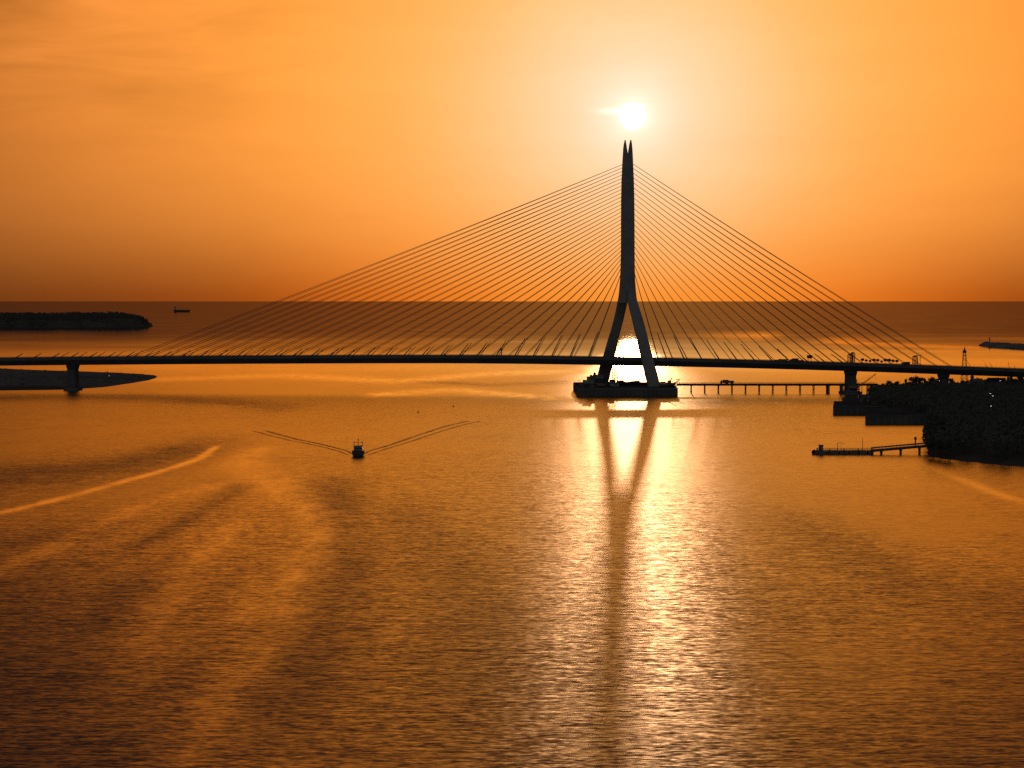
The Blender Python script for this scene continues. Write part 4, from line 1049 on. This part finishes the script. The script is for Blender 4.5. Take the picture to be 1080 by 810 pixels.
# wake: real ridges of water spreading behind the boat
mb = MB(); rnd = random.Random(4)
def wake_arm(pts, lanes):
    pts = [at_z(*q_) for q_ in pts]
    fine = []
    for a, b_ in zip(pts, pts[1:]):
        for i in range(16): fine.append(a.lerp(b_, i / 16))
    fine.append(pts[-1]); N_ = len(fine)
    for off, h0, w0 in lanes:
        ring = []
        for i, c in enumerate(fine):
            k = i / (N_ - 1); fade = math.sin(math.pi * min(1, k * 3 + .05) / 2) * (1 - k) ** .55
            h = h0 * .6 * fade * (0.8 + .4 * mnoise.noise(Vector((i * .11, off, 3.3)))); w = w0 * (.8 + 1.0 * k)
            t2 = (fine[min(i + 1, N_ - 1)] - fine[max(i - 1, 0)]).normalized(); pn = Vector((t2.y, -t2.x, 0))
            if pn.y > 0: pn = -pn
            ox = off * (1 + 1.2 * k) + .6 * mnoise.noise(Vector((i * .09, off, 7.7)))
            ring.append([tuple(c + pn * (ox + q_ * w) + Vector((0, 0, z_))) for q_, z_ in ((-1.6, -.05), (-.6, h * .55), (0, h), (.6, h * .4), (1.3, -.05))])
        for a, b_ in zip(ring, ring[1:]):
            for j in range(4): mb.add([a[j], b_[j], b_[j + 1], a[j + 1]], [(0, 1, 2, 3)])
wake_arm([(375, 480.2), (366, 475.6), (352, 471.8), (335, 467.8), (315, 463.8), (297, 459.2), (280, 454.2)], ((0, .7, .95), (3.4, .35, .8)))
wake_arm([(380, 480.2), (390, 475.8), (408, 470.4), (428, 463.8), (450, 456.2), (474, 448.6), (494, 444)], ((0, .7, .95), (3.6, .35, .8)))
wk = mb.build('boat_wake', 'wake', smooth=True); fix_normals(wk)
tag(wk, 'V-shaped ripples of the wake spreading behind the fishing boat', 'wake', kind='stuff')
# cargo ship far out
cs = at_z(192, 329.0)
t_ = thing('cargo_ship', cs, 'faint cargo ship lying far out near the left horizon', 'ship')
prf = [(-52, -2, 8.5), (-54, 14, 9), (-30, 12, 9.5), (30, 12.5, 9), (50, 16, 5), (57, 17, .5)]
secs = []
for x, hw, zg in ((-54, 7, 15), (-50, 8.5, 14), (-20, 9, 12), (25, 9, 12), (45, 6.5, 14.5), (55, .6, 17.5)):
    lo = -2; secs.append([(x, -hw, zg), (x - (0 if x < 50 else 6), -hw * .8, lo), (x - (0 if x < 50 else 6), hw * .8, lo), (x, hw, zg)])
mb = MB(); mb.loft(secs); o = mb.build('hull', 'rust', t_); fix_normals(o)
mb = MB(); mb.box((-43, 0, 22), (13, 15, 18), 0, .4); mb.box((-43, 0, 32), (9, 18, 4), 0, .4); mb.build('superstructure', 'paint_white', t_)
mb = MB(); mb.tube((-48, 0, 30), (-48, 0, 40), 2.0, 1.6, 10); mb.build('funnel', 'paint_red', t_)
for x in (-22, 2, 24):
    mb = MB(); mb.tube((x, 0, 12), (x, 0, 24), .8, n=6); mb.tube((x, 0, 15), (x + 13, 0, 21), .5, n=6); mb.build('derrick', 'steel', t_)
for x in (-16, 8):
    mb = MB(); mb.box((x + 4, 0, 13.4), (15, 12, 2.2), 0, .2); mb.build('hatch', 'steel', t_)
# two buoys
for i, (px, py, lb) in enumerate(((441, 435, 'small dark buoy in the water, lower and left of the other'), (478, 429, 'small dark buoy in the water, farther out of the two'))):
    c = at_z(px, py); t_ = thing('buoy', c, lb, 'buoy', 'buoys behind the fishing boat'); t_.scale = (.65,) * 3
    mb = MB(); mb.tube((0, 0, -.4), (0, 0, .5), 1.0, 1.1, 12); mb.tube((0, 0, .5), (0, 0, .9), 1.1, .5, 12); mb.build('float', 'paint_red', t_)
    mb = MB(); mb.tube((0, 0, .8), (0, 0, 2.6), .16, .12, 6); mb.tube((0, 0, 2.2), (0, 0, 2.8), .4, .1, 8); mb.build('topmark', 'paint_red', t_)

# ------------------------------------------------------------------ sea air
HAZE = 0
if HAZE:
    hm = bpy.data.materials.new('sea_air'); hm.use_nodes = True; ht = hm.node_tree
    ht.nodes.remove(ht.nodes['Principled BSDF'])
    pv = nd(ht, 'ShaderNodeVolumePrincipled'); pv.inputs['Density'].default_value = HAZE
    pv.inputs['Color'].default_value = (0.95, 0.66, 0.42, 1); pv.inputs['Anisotropy'].default_value = 0.72
    ht.links.new(pv.outputs[0], ht.nodes['Material Output'].inputs['Volume'])
    M['haze'] = hm
    mb = MB(); mb.box((0, 72900, 118), (260000, 156000, 242)); hz_ = mb.build('haze', 'haze'); tag(hz_, 'thin warm evening haze over the whole river mouth', 'haze', kind='stuff')
# ------------------------------------------------------------------ camera and render settings
cam = bpy.data.cameras.new('camera'); cam.sensor_width = 36.0; cam.lens = F / 1080 * 36.0
cam.clip_start = 1.0; cam.clip_end = 400000.0
co = bpy.data.objects.new('camera', cam); COL.objects.link(co)
co.location = (0, 0, CAMH); co.rotation_euler = (math.pi / 2 - PITCH, 0, 0); S.camera = co
S.view_settings.view_transform = 'Standard'; S.view_settings.look = 'None'
S.view_settings.exposure = 0.0; S.view_settings.gamma = 1.0; S.view_settings.use_curve_mapping = False
S.render.engine = 'CYCLES'
S.cycles.use_denoising = False
S.cycles.max_bounces = 6; S.cycles.sample_clamp_indirect = 4.0
